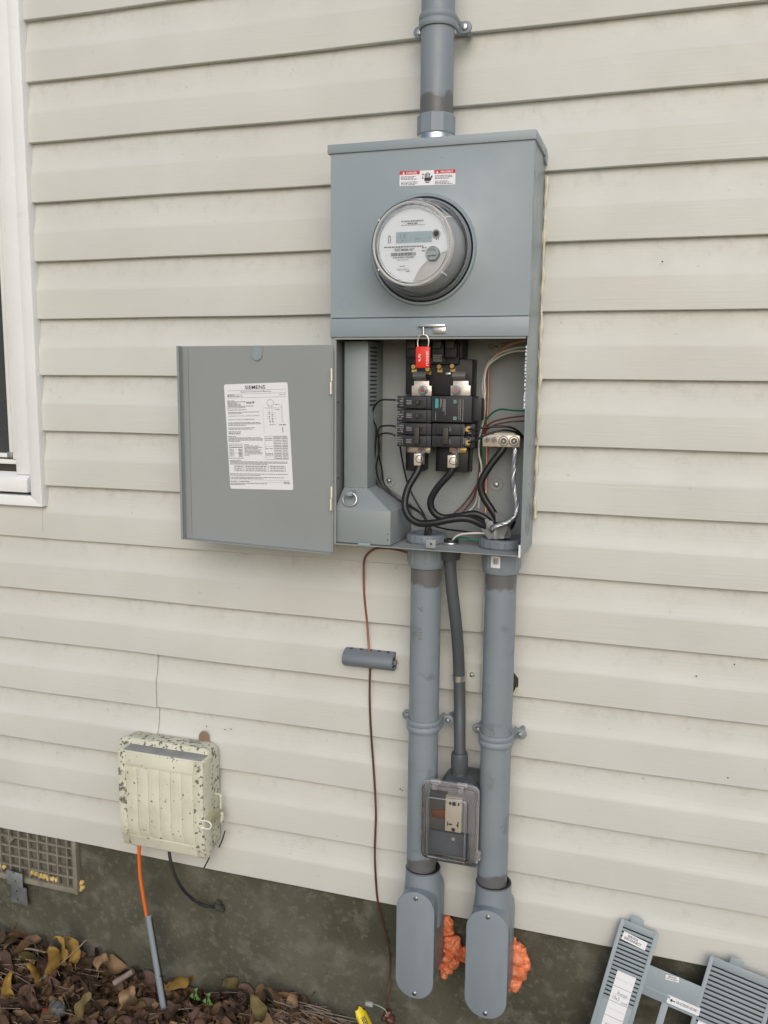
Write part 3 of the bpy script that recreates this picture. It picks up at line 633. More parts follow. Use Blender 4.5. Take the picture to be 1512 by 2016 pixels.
# main breakers at the top (four poles)
a, b = W(800, 655, -.075), W(900, 716, -.075)
mbk = thing('main_breaker', 'black four pole main breaker block just under the meter cover', 'breaker', ((a.x+b.x)/2, YBB, b.z))
wp = (b.x-a.x)/4
for k in range(4):
    x0 = a.x+wp*k+.0005; x1 = x0+wp-.001
    p_ = part('pole', MB().box((x0, -.062, b.z), (x1, -.052, .074)).box((x0+.001, -.076, b.z+.012), (x1-.001, -.062, .066)), M_BLK2, mbk, bevel=.0008)
    part('switch', MB().box((x0+.004, -.086, b.z+.028), (x1-.004, -.076, b.z+.044)), M_TOG, p_, bevel=.001)
    part('window', MB().box((x0+.005, -.0765, b.z+.047), (x1-.005, -.0755, .064)), M_BLK, p_)
s4 = Sheet(W(853, 699, -.0762), W(870, 699, -.0762), W(853, 712, -.0762), FRONT); q = MB()
for r_ in range(4): s4.words(0, 1, r_*.27, r_*.27+.14, q, gap=.05, wmin=.08, wmax=.3)
part('rating_print', q, M_PRINT, mbk)

# ================================================================== METER
MY = -.214
meter = thing('electric_meter', 'round glass electric meter with a digital display plugged into the grey cover', 'meter', (MC.x, YF, MC.z-.085))
A = lambda prof: [(r, -YF*0+h) for r, h in prof]
o_ = V((MC.x, YF, MC.z))
part('base_ring', MB().lathe(o_, FRONT, [(.0, -.02), (.086, -.02), (.0885, .0), (.0885, .006), (.0855, .0085), (.080, .0085), (.080, -.004), (0, -.004)], 56), mat('meter_base', (.17, .20, .23), .4), meter)
part('inner_drum', MB().lathe(o_, FRONT, [(0, .0), (.0765, .0), (.0752, .020), (.0725, .045), (.0700, .0585), (.0640, .062), (0, .062)], 56), mat('meter_drum', (.56, .58, .58), .5), meter)
gl = [(.0845, .009), (.0825, .03), (.0795, .052), (.0765, .057), (.0742, .063), (.0735, .072), (.071, .0748), (.066, .0752), (.0645, .0735), (.0640, .0705), (.030, .0712), (.0, .0714)]
inn = [(max(r-.0016, 0), h-.0014) for r, h in gl]
part('glass_cover', MB().lathe(o_, FRONT, gl+inn[::-1], 64), M_DOME, meter)
part('rim_ring', MB().lathe(o_, FRONT, [(.0708, .0753), (.0690, .0763), (.0668, .0756), (.0688, .0750)], 64, close=True), mat('rim_plastic', (.47, .48, .47), .25), meter)
part('rear_band', MB().lathe(o_, FRONT, [(.0858, .010), (.0855, .016), (.0848, .016), (.0848, .010)], 56, close=True), mat('meter_band', (.33, .34, .34), .35), meter)
for q in (35, 145, 215, 318):
    c, s = math.cos(R(q)), math.sin(R(q))
    part('rib', MB().cyl(o_+V((c*.078, -.058, s*.078)), o_+V((c*.0722, -.076, s*.0722)), .0014, n=8), M_WHITE, meter)
# face plate with its curved lower right cut
YP = YF-.0632
fc = MB(); pts = []
for i in range(72):
    a = 2*math.pi*i/72; pts.append((.0622*math.cos(a), .0622*math.sin(a)))
def keep(x, z): return not (z < -.012 and x > -.0 and (x-.004)*1.0+(-z-.062)*-.62*1 > .0 and x > .004+(.062+z)*.62)
poly = [p for p in pts if keep(*p)]
i0 = max(range(len(poly)), key=lambda i: math.hypot(poly[i][0]-poly[i-1][0], poly[i][1]-poly[i-1][1]))
poly = poly[i0:]+poly[:i0]
e, s_ = poly[-1], poly[0]
poly += [(e[0]+(s_[0]-e[0])*k/5+(.010 if 1 else 0)*math.sin(math.pi*k/5)*-1, e[1]+(s_[1]-e[1])*k/5+.006*math.sin(math.pi*k/5)) for k in range(1, 5)]
face = part('face_plate', MB().prism([(MC.x+x, YP, MC.z+z) for x, z in poly], (0, -.0006, 0)), mat('face_white', (.82, .87, .91), .4, var=.02), meter)
YP2 = YP-.0009
lc = Sheet(W(780, 457.5, YP2), W(850.5, 452.5, YP2), W(780.5, 479, YP2), FRONT); lc.ex.z = 0; lc.ey.x = 0
part('display', lc.base(), mat('lcd', (.36, .47, .50), .25, var=.03), meter)
q = MB(); lc.text('-1.9', .05, .27, .18, .62, 0, q); lc.rect(.17, .2, .72, .82, q); lc.words(.55, .68, .62, .72, q); lc.rect(.93, .98, .55, .6, q); part('display_digits', q, mat('lcd_ink', (.16, .26, .31), .4), meter)
ms = Sheet(W(733, 392, YP2), W(889, 392, YP2), W(733, 555, YP2), FRONT); ms.ex.z = 0; ms.ey.x = 0
def mp_(x, y): return ((x-733)/156, (y-392)/163)
def mtext(s_, x0, x1, y0, y1, bold=0): u0, v0 = mp_(x0, y0); u1, v1 = mp_(x1, y1); ms.text(s_, u0, u1, v0, v1, bold)
def mrect(x0, x1, y0, y1): u0, v0 = mp_(x0, y0); u1, v1 = mp_(x1, y1); ms.rect(u0, u1, v0, v1)
def mwords(x0, x1, y0, y1, **k): u0, v0 = mp_(x0, y0); u1, v1 = mp_(x1, y1); ms.words(u0, u1, v0, v1, **k)
for x0, x1, y0, y1 in ((792, 834, 437, 440), (772, 822, 499, 505.5)):
    x = x0
    while x < x1: w_ = random.choice((.6, .9, 1.4)); mrect(x, x+w_, y0, y1); x += w_+random.choice((.6, .8))
mwords(804, 824, 442, 444); mwords(792, 838, 445.5, 446.5)
mwords(758, 836, 486.5, 489, gap=.008, wmin=.01, wmax=.03)
mtext('*ZZZ 280286 067*', 777, 819, 491.0, 496, .03); mtext('DUKE ENERGY PROGRESS', 776, 818, 506.8, 510.2, .02); mtext('352 067 771', 785, 807, 512, 515); mwords(790, 800, 525, 526.5)
mtext('OpenWay', 784, 809, 530.5, 534.5); mrect(802, 810, 535.5, 536.8)
mrect(766, 767.2, 468, 480); mrect(770, 771.2, 468, 480); mrect(766, 771.2, 465.5, 467); mwords(833, 842, 490, 492); mwords(833, 842, 496, 498); mrect(861, 862.2, 470, 477); mrect(865, 866.2, 470, 477)
part('face_print', ms.ink, M_INKG, meter)
c = W(859.3, 460, YP2); part('optical_port', MB().lathe(c, FRONT, [(.0072, 0), (.0072, .002), (.005, .0022), (.005, .0008), (0, .0008)], 24), M_GALV, meter); part('port_lens', MB().lathe(c, FRONT, [(.0049, .0009), (.0049, .0011), (0, .0011)], 20), M_BLK, meter)
c = W(852.5, 499.5, YP2); part('reset_knob', MB().lathe(c, FRONT, [(.0125, -.003), (.0125, .002), (.0105, .0045), (.008, .0045), (.0075, .002), (0, .0015)], 24).box(c+V((-.0085, -.0055, -.0028)), c+V((.0085, -.001, .0012))), M_GALV, meter)
part('knob_tab', MB().box(W(845, 508, YP2-.002), W(862, 513, YP2)), M_GALV, meter, bevel=.0005)

# ================================================================== RED SEAL
seal = thing('lock_seal', 'small red plastic seal with wire loop hanging from the latch', 'seal', W(832.5, 725, YF-.009))
ys = YF-.008
part('body', MB().box(W(820.5, 682.5, ys+.004), W(845, 724.5, ys-.004)), M_REDP, seal, bevel=.0022)
part('wire_loop', MB().tube([W(823, 684, ys), W(822.3, 672, ys), W(826, 662, ys), W(833.5, 658.5, ys), W(841, 662, ys), W(844, 672, ys), W(842.5, 684, ys)], .0011, 8, 6), M_TIN, seal)
q = MB(); s5 = Sheet(W(824, 697, ys-.0042), W(824, 712, ys-.0042), W(829, 697, ys-.0042), FRONT); s5.text('1PUF', 0, 1, 0, 1, .01, q); s5 = Sheet(W(839, 691, ys-.0042), W(839, 720, ys-.0042), W(844, 691, ys-.0042), FRONT); s5.text('2820571', 0, 1, 0, 1, .01, q); part('numbers', q, M_LAB, seal)

# ================================================================== WIRES INSIDE
def wire(name, label, pts, r, m, cat='wire', n=10, **k):
    return solo(name, MB().tube([W(*p) for p in pts], r, n, 8), m, label, cat, **k)
K = .0068
wire('power_cable', 'thick black cable sweeping from the left lug across the panel bottom', [(826, 912, -.072), (822, 928, -.076), (803, 962, -.088), (797, 995, -.097), (806, 1018, -.102), (826, 1030, -.104), (856, 1029, -.104), (886, 1023, -.100), (918, 1021, -.094), (945, 1031, -.085), (962, 1044, -.075), (968, 1062, -.069)], K, M_BLKRUB, 'cable', 16)
wire('power_cable', 'thick black cable curving from the right lug behind the other cable', [(892.5, 916, -.072), (886, 932, -.074), (863, 958, -.075), (848, 985, -.074), (853, 1007, -.072), (872, 1019, -.070), (905, 1016, -.066), (935, 1012, -.062), (960, 1024, -.060), (975, 1045, -.062), (980, 1060, -.064)], K, M_BLKRUB, 'cable', 16)
wire('power_cable', 'thick black neutral cable running from the neutral bar into the right conduit', [(992, 868, -.052), (990, 884, -.055), (965, 917, -.062), (947, 950, -.066), (951, 976, -.066), (967, 1002, -.066), (981, 1028, -.066), (988, 1060, -.067)], K, M_BLKRUB, 'cable', 16)
wire('power_cable', 'short black cable end tucked behind the bare strands at lower right', [(1010, 1024, -.045), (1004, 1036, -.05), (994, 1048, -.055), (990, 1062, -.06)], K, M_BLKRUB, 'cable', 14)
mb = MB(); base = catmull([W(*p) for p in ((1013, 872, -.052), (1014.5, 886, -.056), (1012, 915, -.062), (1010, 945, -.066), (1014, 972, -.07), (1018, 998, -.076), (1013.5, 1018, -.084), (1000, 1028, -.092), (982, 1033, -.094), (968, 1040, -.09), (972, 1050, -.08))], 10)
for k in range(6):
    path = []
    for i, p in enumerate(base):
        d = (base[min(i+1, len(base)-1)]-base[max(i-1, 0)]).normalized(); u, w_ = frame(d); a = i*.3+k*2*math.pi/6; path.append(p+(u*math.cos(a)+w_*math.sin(a))*.0032)
    mb.tube(path, .0016, 8, 0)
solo('bare_cable', mb, M_ALU, 'bare twisted aluminium strands dropping from the neutral bar', 'cable')
wire('ground_wire', 'bright bare copper wire running down the back right of the panel', [(1036, 670, -.07), (1020, 673, -.06), (995, 683, -.045), (972, 703, -.03), (963, 722, -.02), (961, 780, -.016), (959, 840, -.014), (958, 900, -.014), (957, 960, -.014), (956, 1010, -.02)], .0021, M_COP)
wire('white_wire', 'upper white wire arching from the right edge down beside the copper wire', [(1035, 683, -.07), (1012, 686, -.06), (985, 695, -.05), (962, 714, -.04), (954, 735, -.034), (950, 765, -.034), (955, 795, -.034), (952, 825, -.034), (944, 862, -.03), (943, 893, -.03), (948, 925, -.028), (942, 1000, -.02)], .0019, M_WHW)
wire('white_wire', 'white wire ending at the right side of the black module', [(1035, 690.5, -.07), (1010, 692, -.06), (984, 702, -.048), (961, 720, -.045), (954, 745, -.045), (955, 775, -.05), (951, 795, -.055), (944, 803, -.06), (936, 805, -.064)], .0019, M_WHW)
wire('green_wire', 'green wire bowing in from the right wall beside the black module', [(1032, 809, -.06), (1010, 808, -.05), (985, 806, -.04), (966, 816, -.034), (951, 838, -.03), (946, 865, -.026), (951, 905, -.022), (949, 925, -.02)], .0018, M_GRW)
wire('red_brown_wire', 'upper dark red wire crossing behind the black breaker leads', [(1032, 819, -.05), (1000, 823, -.04), (970, 831, -.03), (952, 850, -.024), (946, 900, -.02), (940, 950, -.018), (915, 990, -.018), (888, 1016, -.02)], .0017, M_RDW)
wire('red_brown_wire', 'lower dark red wire dropping toward the left bushing', [(1032, 829, -.05), (1000, 831, -.04), (968, 840, -.03), (950, 862, -.022), (943, 930, -.018), (934, 975, -.018), (918, 1000, -.018), (902, 1016, -.02)], .0017, M_RDW)
wire('white_wire', 'faint white wire curving low behind the thick cables', [(945, 930, -.02), (938, 985, -.018), (925, 1005, -.02), (907, 1016, -.022)], .0016, M_WHW)
wire('breaker_lead', 'black lead from the upper brass terminal arching to the right wall', [(922, 845, -.094), (935, 846, -.096), (952, 842, -.094), (980, 840, -.088), (1004, 841, -.08), (1020, 849, -.07), (1030, 860, -.055)], .0021, M_THIN)
wire('breaker_lead', 'black lead from the lower brass terminal rising to the right wall', [(922, 871, -.094), (933, 869, -.096), (953, 858, -.094), (975, 850, -.09), (995, 847, -.082), (1015, 851, -.068), (1029, 862, -.055)], .0021, M_THIN)
LW = [('black wire looping out wide from the uppermost left breaker', [(780, 788, -.085), (766, 787, -.085), (748, 789, -.08), (735, 805, -.07), (734, 825, -.065), (741, 845, -.06), (738, 890, -.055), (736, 925, -.05), (744, 955, -.045), (772, 978, -.045), (818, 1002, -.05), (842, 1032, -.06), (838, 1058, -.067)]),
      ('black wire from the second left breaker hanging inside the wide loop', [(779, 840, -.085), (768, 838, -.085), (750, 840, -.078), (744, 852, -.07), (747, 885, -.06), (741, 920, -.052), (750, 953, -.045), (782, 982, -.045), (824, 1006, -.05), (844, 1034, -.06), (842, 1058, -.067)]),
      ('black wire from the tied left breaker running down to the left bushing', [(779, 858, -.085), (770, 854, -.085), (757, 853, -.08), (746, 860, -.072), (746, 895, -.062), (752, 925, -.052), (758, 955, -.045), (790, 988, -.045), (830, 1012, -.05), (848, 1040, -.06), (846, 1058, -.067)]),
      ('black wire hanging nearest to the left lug below the tied breaker', [(788, 880, -.06), (791, 900, -.04), (797, 930, -.03), (806, 962, -.022), (822, 992, -.025), (838, 1022, -.04), (836, 1056, -.06)]),
      ('black wire lying along the panel floor between the two bushings', [(850, 1034, -.04), (880, 1042, -.04), (912, 1046, -.045), (940, 1050, -.05), (960, 1052, -.055)])]
for lb, pts in LW: wire('black_wire', lb, pts, .0018, M_THIN)
wire('white_wire', 'bright white wire arching from the small centre connector to the right bushing', [(889, 1074, -.067), (892, 1062, -.075), (904, 1053, -.08), (925, 1050, -.082), (950, 1050, -.078), (962, 1054, -.072)], .0020, M_WHW)
wire('green_wire', 'green wire lying on the floor between centre connector and right bushing', [(888, 1072, -.066), (896, 1061, -.07), (912, 1058, -.072), (932, 1063, -.074), (955, 1062, -.07)], .0020, M_GRW)
# tape around the strands at the right bushing
def tapef(u, v): 
    a = 2*math.pi*u; c0 = W(978, 1050, -.072); r = .021+.004*math.sin(3*a+4*v)+.003*math.sin(7*a); return c0+V((r*math.cos(a), r*.7*math.sin(a), -.008+.028*v+.006*math.sin(5*a)*v))
solo('tape_wrap', MB().grid(tapef, 30, 5).prism([W(975, 1008, -.08), W(985, 1014, -.085), (W(1001, 1026, -.085)), W(976, 1028, -.08)], (0, .001, 0)).prism([W(946, 1040, -.095), W(960, 1043, -.1), W(976, 1058, -.105), W(962, 1062, -.1)], (0, .001, 0)), M_TAPE, 'crumpled grey tape around the cables above the right bushing', 'tape')

# ================================================================== CONDUITS
YC = -.0665; RP = .0302
def ringmat(): return M_PVC
def bushing(par, x, zf, r, m=M_BUSH, lock=True, h=.019):
    mb = MB(); n = 40; vs_ = []
    prof = [(r*.70, .004), (r*.70, h), (r*.96, h), (r, h-.002), (r, .004)]
    mb.lathe((x, YC, zf), (0, 0, 1), prof, 44, close=True)
    b = part('bushing', mb, m, par)
    for i in range(20):
        a = 2*math.pi*i/20; c = V((x+math.cos(a)*r, YC+math.sin(a)*r, zf)); part('grip_rib', MB().cyl(c+V((0, 0, .005)), c+V((0, 0, h-.003)), .0012, n=6), m, b)
    if lock: part('locknut', MB().lathe((x, YC, zf), (0, 0, 1), [(r*.75, .0002), (r*1.0, .0002), (r*1.04, .0022), (r*1.0, .0038), (r*.75, .0038)], 16), M_ZINC, par)
def conduit_low(x, label, ztop, zbot, strapz, primer_top, primer_bot, marks, group=None):
    c = thing('conduit', label, 'conduit', (x, YC, zbot), group)
    m = pvc('pvc_%d' % int(abs(x)*1000), (ztop-ORG[c].z-.075+.02, ztop-ORG[c].z-.068+.02, .03)) if False else None
    zr = ZB-ORG[c].z
    # primer stains sit under both fittings
    m = mat('pvc_stained_%d' % int(abs(x)*1000), pv, .38, var=.05, vscale=12, extra=layers(spots(24, .60, .72, (.10, .11, .12), det=9, fac=.5, offs=x*10), spots(9, .52, .8, (.19, .21, .225), det=6, fac=.6), spots(60, 0, 1, (.105, .098, .095), fac=.8, zband=(zr-primer_top+.012, zr-primer_top+.020, .045)), lowband(primer_bot)))
    part('pipe', MB().cyl((x, YC, zbot), (x, YC, ZB-.03), RP, n=48), m, c)
    part('adapter', MB().lathe((x, YC, ZB-.046), (0, 0, 1), [(.029, 0), (.0335, 0), (.0365, .008), (.0365, .044), (.034, .0455)], 48), M_PVC, c)
    for i in range(8):
        a = 2*math.pi*i/8+.2; part('adapter_rib', MB().cyl((x+.0362*math.cos(a), YC+.0362*math.sin(a), ZB-.036), (x+.0362*math.cos(a), YC+.0362*math.sin(a), ZB-.004), .0018, n=6), M_PVC, c)
    bushing(c, x, ZB+t, .0375 if x < -.35 else .042)
    q = MB()
    for s_, z, h_ in marks:
        vf = text2d(s_, .01)
        q.add([(x+RP*1.008*math.sin(-.10+(b-.5)*.30), YC-RP*1.008*math.cos(-.10+(b-.5)*.30), z+(1-a)*h_) for a, b in vf[0]], vf[1])
    if marks: part('printed_mark', q, M_INKG, c)
    return c
def lowband(zmax):
    def f(n, mp, inp, b):
        sx = n.nodes.new('ShaderNodeSeparateXYZ'); n.links.new(mp.outputs[0], sx.inputs[0])
        nz = n.nodes.new('ShaderNodeTexNoise'); nz.inputs['Scale'].default_value = 34; nz.inputs['Detail'].default_value = 5; n.links.new(mp.outputs[0], nz.inputs['Vector'])
        ad = n.nodes.new('ShaderNodeMath'); ad.operation = 'MULTIPLY_ADD'; ad.inputs[1].default_value = .05; n.links.new(nz.outputs['Fac'], ad.inputs[0]); n.links.new(sx.outputs[2], ad.inputs[2])
        g = n.nodes.new('ShaderNodeMapRange'); g.inputs['From Min'].default_value = zmax+.0125; g.inputs['From Max'].default_value = zmax+.006; g.inputs['To Max'].default_value = .8; n.links.new(ad.outputs[0], g.inputs['Value'])
        mx = n.nodes.new('ShaderNodeMix'); mx.data_type = 'RGBA'; mx.inputs['B'].default_value = (.10, .098, .095, 1)
        n.links.new(g.outputs[0], mx.inputs['Factor']); n.links.new(inp, mx.inputs['A']); return mx.outputs['Result']
    return f
XA, XB = -.4395, -.2905
XA = (W(835.5, 1150, YC).x+W(834, 1600, YC).x)/2; XB = (W(981.5, 1150, YC).x+W(975, 1650, YC).x)/2
ZHA, ZHB = W(832, 1722, YC-RP).z, W(972, 1752, YC-RP).z
conduit_low(XA, 'left grey plastic conduit dropping from the panel to the conduit body', ZB, ZHA-.03, 0, .072, .075, [('ATVA', W(830, 1262, YC-RP).z, .027), ('7', W(822, 1205, YC-RP).z, .012)])
conduit_low(XB, 'right grey plastic conduit dropping from the panel behind the bubble cover', ZB, ZHB-.03, 0, .066, .070, [('ATL', W(964, 1452, YC-RP).z, .018)])
# barcode sticker on the right adapter
q = MB(); zc = W(978, 1107, YC-.036).z
def onadapter(a, z, r=.0370): return (XB+r*math.sin(a), YC-r*math.cos(a), z)
st = thing('barcode_sticker', 'small worn white barcode sticker on the right conduit adapter', 'sticker', onadapter(-.1, zc-.01))
part('paper', MB().grid(lambda u, v: V(onadapter(-.38+.50*u, zc-.011+.022*v)), 8, 2), M_LAB, st)
for i in range(11): a = -.25+.026*i; q.add([onadapter(a, zc-.004, .0373), onadapter(a+random.choice((.006, .012, .016)), zc-.004, .0373), onadapter(a+.010, zc+.008, .0373), onadapter(a, zc+.008, .0373)], [(0, 1, 2, 3)])
part('bars', q, M_INK, st)
# ---- conduit bodies (LB fittings)
def conduit_body(x, zh, label, cover_px, word):
    (cx, top), (_, bot), hw = cover_px
    yc = -.122; zt_ = W(cx, top, yc-.004).z; zb2 = W(cx, bot, yc-.004).z; x = W(cx, (top+bot)/2, yc-.004).x*.5+x*.5
    cb = thing('elbow_fitting', label, 'conduit fitting', (x, YC, zb2))
    def stad(hw_, z0, z1, n=14): 
        return [(x+hw_*math.cos(math.pi*i/n), z1-hw_+hw_*math.sin(math.pi*i/n)) for i in range(n+1)]+[(x-hw_*math.cos(math.pi*i/n), z0+hw_-hw_*math.sin(math.pi*i/n)) for i in range(n+1)]
    # body: loft of stadium sections from back to the cover face
    secs = [(hw-.012, .012, -.010), (hw-.006, .004, -.014), (hw-.003, .0, -.03), (hw-.003, .0, -.11), (hw-.001, -.001, -.1165), (hw-.001, -.001, -.1185)]
    mb = MB(); m = 30; vs_ = []
    for hw_, sh_, y in secs: vs_ += [(a, y, b) for a, b in stad(hw_, zb2+sh_+.004, zt_-sh_-.002)]
    ns = len(secs); mb.add(vs_, [(j*m+i, j*m+(i+1) % m, (j+1)*m+(i+1) % m, (j+1)*m+i) for j in range(ns-1) for i in range(m)]+[list(range(m))[::-1], list(range((ns-1)*m, ns*m))])
    # shoulder and hub up to the pipe
    pr = [(.033, .0), (.0355, .004), (.0355, .018), (.034, .0215), (.0345, .026), (.0365, .034)]
    mb.lathe((x, YC, zh-.044), (0, 0, 1), [(.042, -.075), (.0415, -.035), (.039, -.012), (.0365, .010), (.0358, .0445), (.0310, .0445)], 40)
    part('body', mb, M_PVC, cb, ang=45)
    part('hub_rim', MB().lathe((x, YC, zh-.004), (0, 0, 1), [(.0305, .001), (.0345, .001), (.0362, .003), (.0345, .0055), (.0305, .0055)], 40), M_BLK, cb)
    pl = stad(hw, zb2, zt_)
    part('cover', MB().prism([(a, -.1186, b) for a, b in pl], (0, -.005, 0)), M_PVC, cb, bevel=.002)
    for z in (zt_-.0125, zb2+.0125):
        screw(cb, (x+.001, -.1236, z), .0048, M_ZINC)
    if word:
        sh_ = Sheet((x-.020, -.1236, zb2+.085), (x-.020, -.1236, zb2+.165), (x+.004, -.1236, zb2+.085), FRONT); q = MB(); vf = text2d(word, 0)
        q.add([sh_.p(a, 1-b, .0003) for a, b in vf[0]], vf[1]); part('embossed_name', q, M_PVC, cb)
    return cb
conduit_body(XA, ZHA, 'left grey conduit body with oval cover and embossed lettering', ((819.5, 1759), (819, 1969), .0400), 'Carlon')
conduit_body(XB, ZHB, 'right grey conduit body with plain oval cover, hanging lower', ((960, 1795), (956, 2009), .0425), None)
# ---- top conduit
XT = (W(861.5, 60, YC).x+W(860.5, 180, YC).x)/2
tc_ = thing('conduit', 'grey plastic service conduit rising from the top of the panel', 'conduit', (XT, YC, ZT))
part('pipe', MB().cyl((XT, YC, ZT+.04), (XT, YC, 1.9), RP, n=48), mat('pvc_top', pv, .38, var=.05, vscale=12, extra=layers(spots(16, .55, .8, (.20, .22, .235), det=5, fac=.5), lowband(W(860, 176, YC-RP).z-ZT+.014))), tc_)
za, zb3 = W(859, 258, YC-.035).z, W(859, 217, YC-.035).z
part('adapter', MB().lathe((XT, YC, za), (0, 0, 1), [(.031, 0), (.0335, 0), (.0350, .003), (.0350, zb3-za-.002), (.0338, zb3-za), (.0302, zb3-za)], 10), M_PVC, tc_, ang=20)
part('zinc_hub', MB().lathe((XT, YC, ZT+.0145), (0, 0, 1), [(.037, 0), (.037, .004), (.0325, .006), (.0325, za-ZT-.0145)], 40), M_ZINC, tc_)
# ---- two-hole straps
def strap(x, z, label, m=M_PVC, wob=0):
    s_ = thing('conduit_strap', label, 'strap', (x, YC, z-.012), 'two-hole plastic conduit straps')
    YE = -.030; ro, ri = RP+.0045, RP+.0003; n = 24; mb = MB(); sec = []
    prof = [(ri, -.012), (ro-.0012, -.012), (ro, -.009), (ro, -.003), (ro-.0015, -.001), (ro-.0015, .001), (ro, .003), (ro, .009), (ro-.0012, .012), (ri, .012)]
    def pth():
        o = [(V((x-1, 0, 0)),)]; return o
    vs_ = []; stations = [('s', -1, -.008)]+[('a', math.pi*i/n, 0) for i in range(n+1)]+[('s', 1, -.008)]
    for k, a, yy in stations:
        for r_, h in prof:
            if k == 'a': vs_.append((x-r_*math.cos(a), YC-r_*math.sin(a), z+h))
            else: vs_.append((x+a*r_, YE+.003, z+h))
    m_ = len(prof); mb.add(vs_, [(j*m_+i, j*m_+(i+1) % m_, (j+1)*m_+(i+1) % m_, (j+1)*m_+i) for j in range(len(stations)-1) for i in range(m_)])
    part('band', mb, m, s_, ang=50)
    for sx in (-1, 1):
        pl = [(x+sx*(RP+.002), z+.0105)]+[(x+sx*(RP+.0135+.0115*math.sin(R(a))), z+.0105*math.cos(R(a))) for a in range(0, 181, 18)]+[(x+sx*(RP+.002), z-.0105)]
        part('ear', MB().prism([(a, YE, b) for a, b in pl], (0, -.0055, 0)), m, s_, bevel=.001)
        part('spacer', MB().cyl((x+sx*(RP+.0125), .002, z), (x+sx*(RP+.0125), YE+.0005, z), .005, n=14), m, s_)
        screw(s_, (x+sx*(RP+.0125), YE-.0055, z), .0062, M_ZINC)
    return s_
strap(XT, W(863, 34, YC-RP-.004).z+.004, 'grey plastic strap on the top conduit at the upper photo edge')
strap(XA, W(834, 1437, YC-RP-.004).z, 'grey plastic strap around the left lower conduit')
strap(XB, W(975, 1466, YC-RP-.004).z, 'grey plastic strap around the right lower conduit')
# ---- liquid-tight flexible conduit
fx = thing('flexible_conduit', 'dark grey flexible conduit from the panel floor to the outlet box', 'conduit', W(905, 1520, -.06))
xt_ = W(887, 1075, YC).x; zl_ = ZB
part('jacket', MB().tube([(xt_, YC, ZB-.03), W(887, 1125, -.066), W(890, 1160, -.064), W(897, 1220, -.056), W(902, 1280, -.040), W(904, 1335, -.030), W(905, 1390, -.036), W(905, 1440, -.050), W(905.5, 1490, -.060)], .0118, 20, 10), M_FLEX, fx)
part('upper_connector', MB().lathe((xt_, YC, ZB), (0, 0, -1), [(.012, 0), (.0215, 0), (.0215, .004), (.0205, .018), (.0185, .028), (.0122, .030)], 28), M_FLEX, fx)
bushing(fx, xt_, ZB+t, .0148, M_BLK, True, .010)
part('upper_locknut', MB().lathe((xt_, YC, ZB+t+.0005), (0, 0, 1), [(.011, 0), (.0165, 0), (.0172, .002), (.0165, .004), (.011, .004)], 12), M_ZINC, fx)
cz = W(905, 1483, -.06); xo = cz.x
part('lower_connector', MB().lathe((xo, -.06, cz.z), (0, 0, -1), [(.012, -.002), (.0155, -.002), (.0175, .004), (.0178, .020), (.0165, .036), (.0155, .038)], 12).lathe((xo, -.06, cz.z-.036), (0, 0, -1), [(.0150, 0), (.0150, .010)], 8), M_FLEX, fx, ang=30)
zs_ = W(903, 1334, -.03)
ms_ = thing('metal_strap', 'small one-hole zinc strap holding the flexible conduit to the siding', 'strap', (zs_.x, 0, zs_.z-.006))
part('band', MB().lathe((zs_.x, -.0305, zs_.z-.0062), (.02, 0, 1), [(.0121, 0), (.0130, 0), (.0130, .012), (.0121, .012)], 28, close=True), M_ZINC, ms_)
part('foot', MB().prism([(zs_.x+.010, -.0012, zs_.z-.0075), (zs_.x+.028, -.0012, zs_.z-.0075), (zs_.x+.0325, -.0012, zs_.z-.003), (zs_.x+.0325, -.0012, zs_.z+.003), (zs_.x+.028, -.0012, zs_.z+.0085), (zs_.x+.010, -.0012, zs_.z+.0085)], (0, -.0016, 0)).box((zs_.x+.0095, -.028, zs_.z-.006), (zs_.x+.0115, -.0028, zs_.z+.006)), M_TIN, ms_, bevel=.0004)
screw(ms_, (zs_.x+.0215, -.003, zs_.z), .0058, M_ZINC)

# ================================================================== OUTLET BOX
ob = thing('outlet_box', 'weatherproof grey outlet box with clear bubble cover between the two conduits', 'outlet box', W(890, 1700, -.03))
bx0, bx1 = W(863, 1560, -.075).x, W(945, 1560, -.075).x; bzt = W(905, 1524, -.06).z; bzb = W(890, 1690, -.075).z
pl = [(bx0+.018, bzt), (bx1-.012, bzt), (bx1, bzt-.022), (bx1, bzb), (bx0, bzb), (bx0, bzt-.022)]
part('box', MB().prism([(a, -.018, b) for a, b in pl], (0, -.078, 0)), M_FLEX, ob, bevel=.003)
YO = -.098
c0, c1, c2, c3 = W(832, 1541, YO-.014), W(939, 1556, YO-.014), W(829, 1688, YO-.014), W(936, 1702, YO-.014)
ox0, ox1 = (c0.x+c2.x)/2, (c1.x+c3.x)/2; oz1, oz0 = (c0.z+c1.z)/2, (c2.z+c3.z)/2
def rrect(x0, x1, z0, z1, r, n=5):
    o = []
    for cx, cz_, a0 in ((x1-r, z1-r, 0), (x0+r, z1-r, 90), (x0+r, z0+r, 180), (x1-r, z0+r, 270)):
        o += [(cx+r*math.cos(R(a0+90*i/n)), cz_+r*math.sin(R(a0+90*i/n))) for i in range(n+1)]
    return o
part('gasket_plate', MB().prism([(a, YO+.003, b) for a, b in rrect(ox0+.004, ox1-.002, oz0+.004, oz1-.004, .01)], (0, -.004, 0)), mat('gasket', (.36, .365, .37), .6), ob)
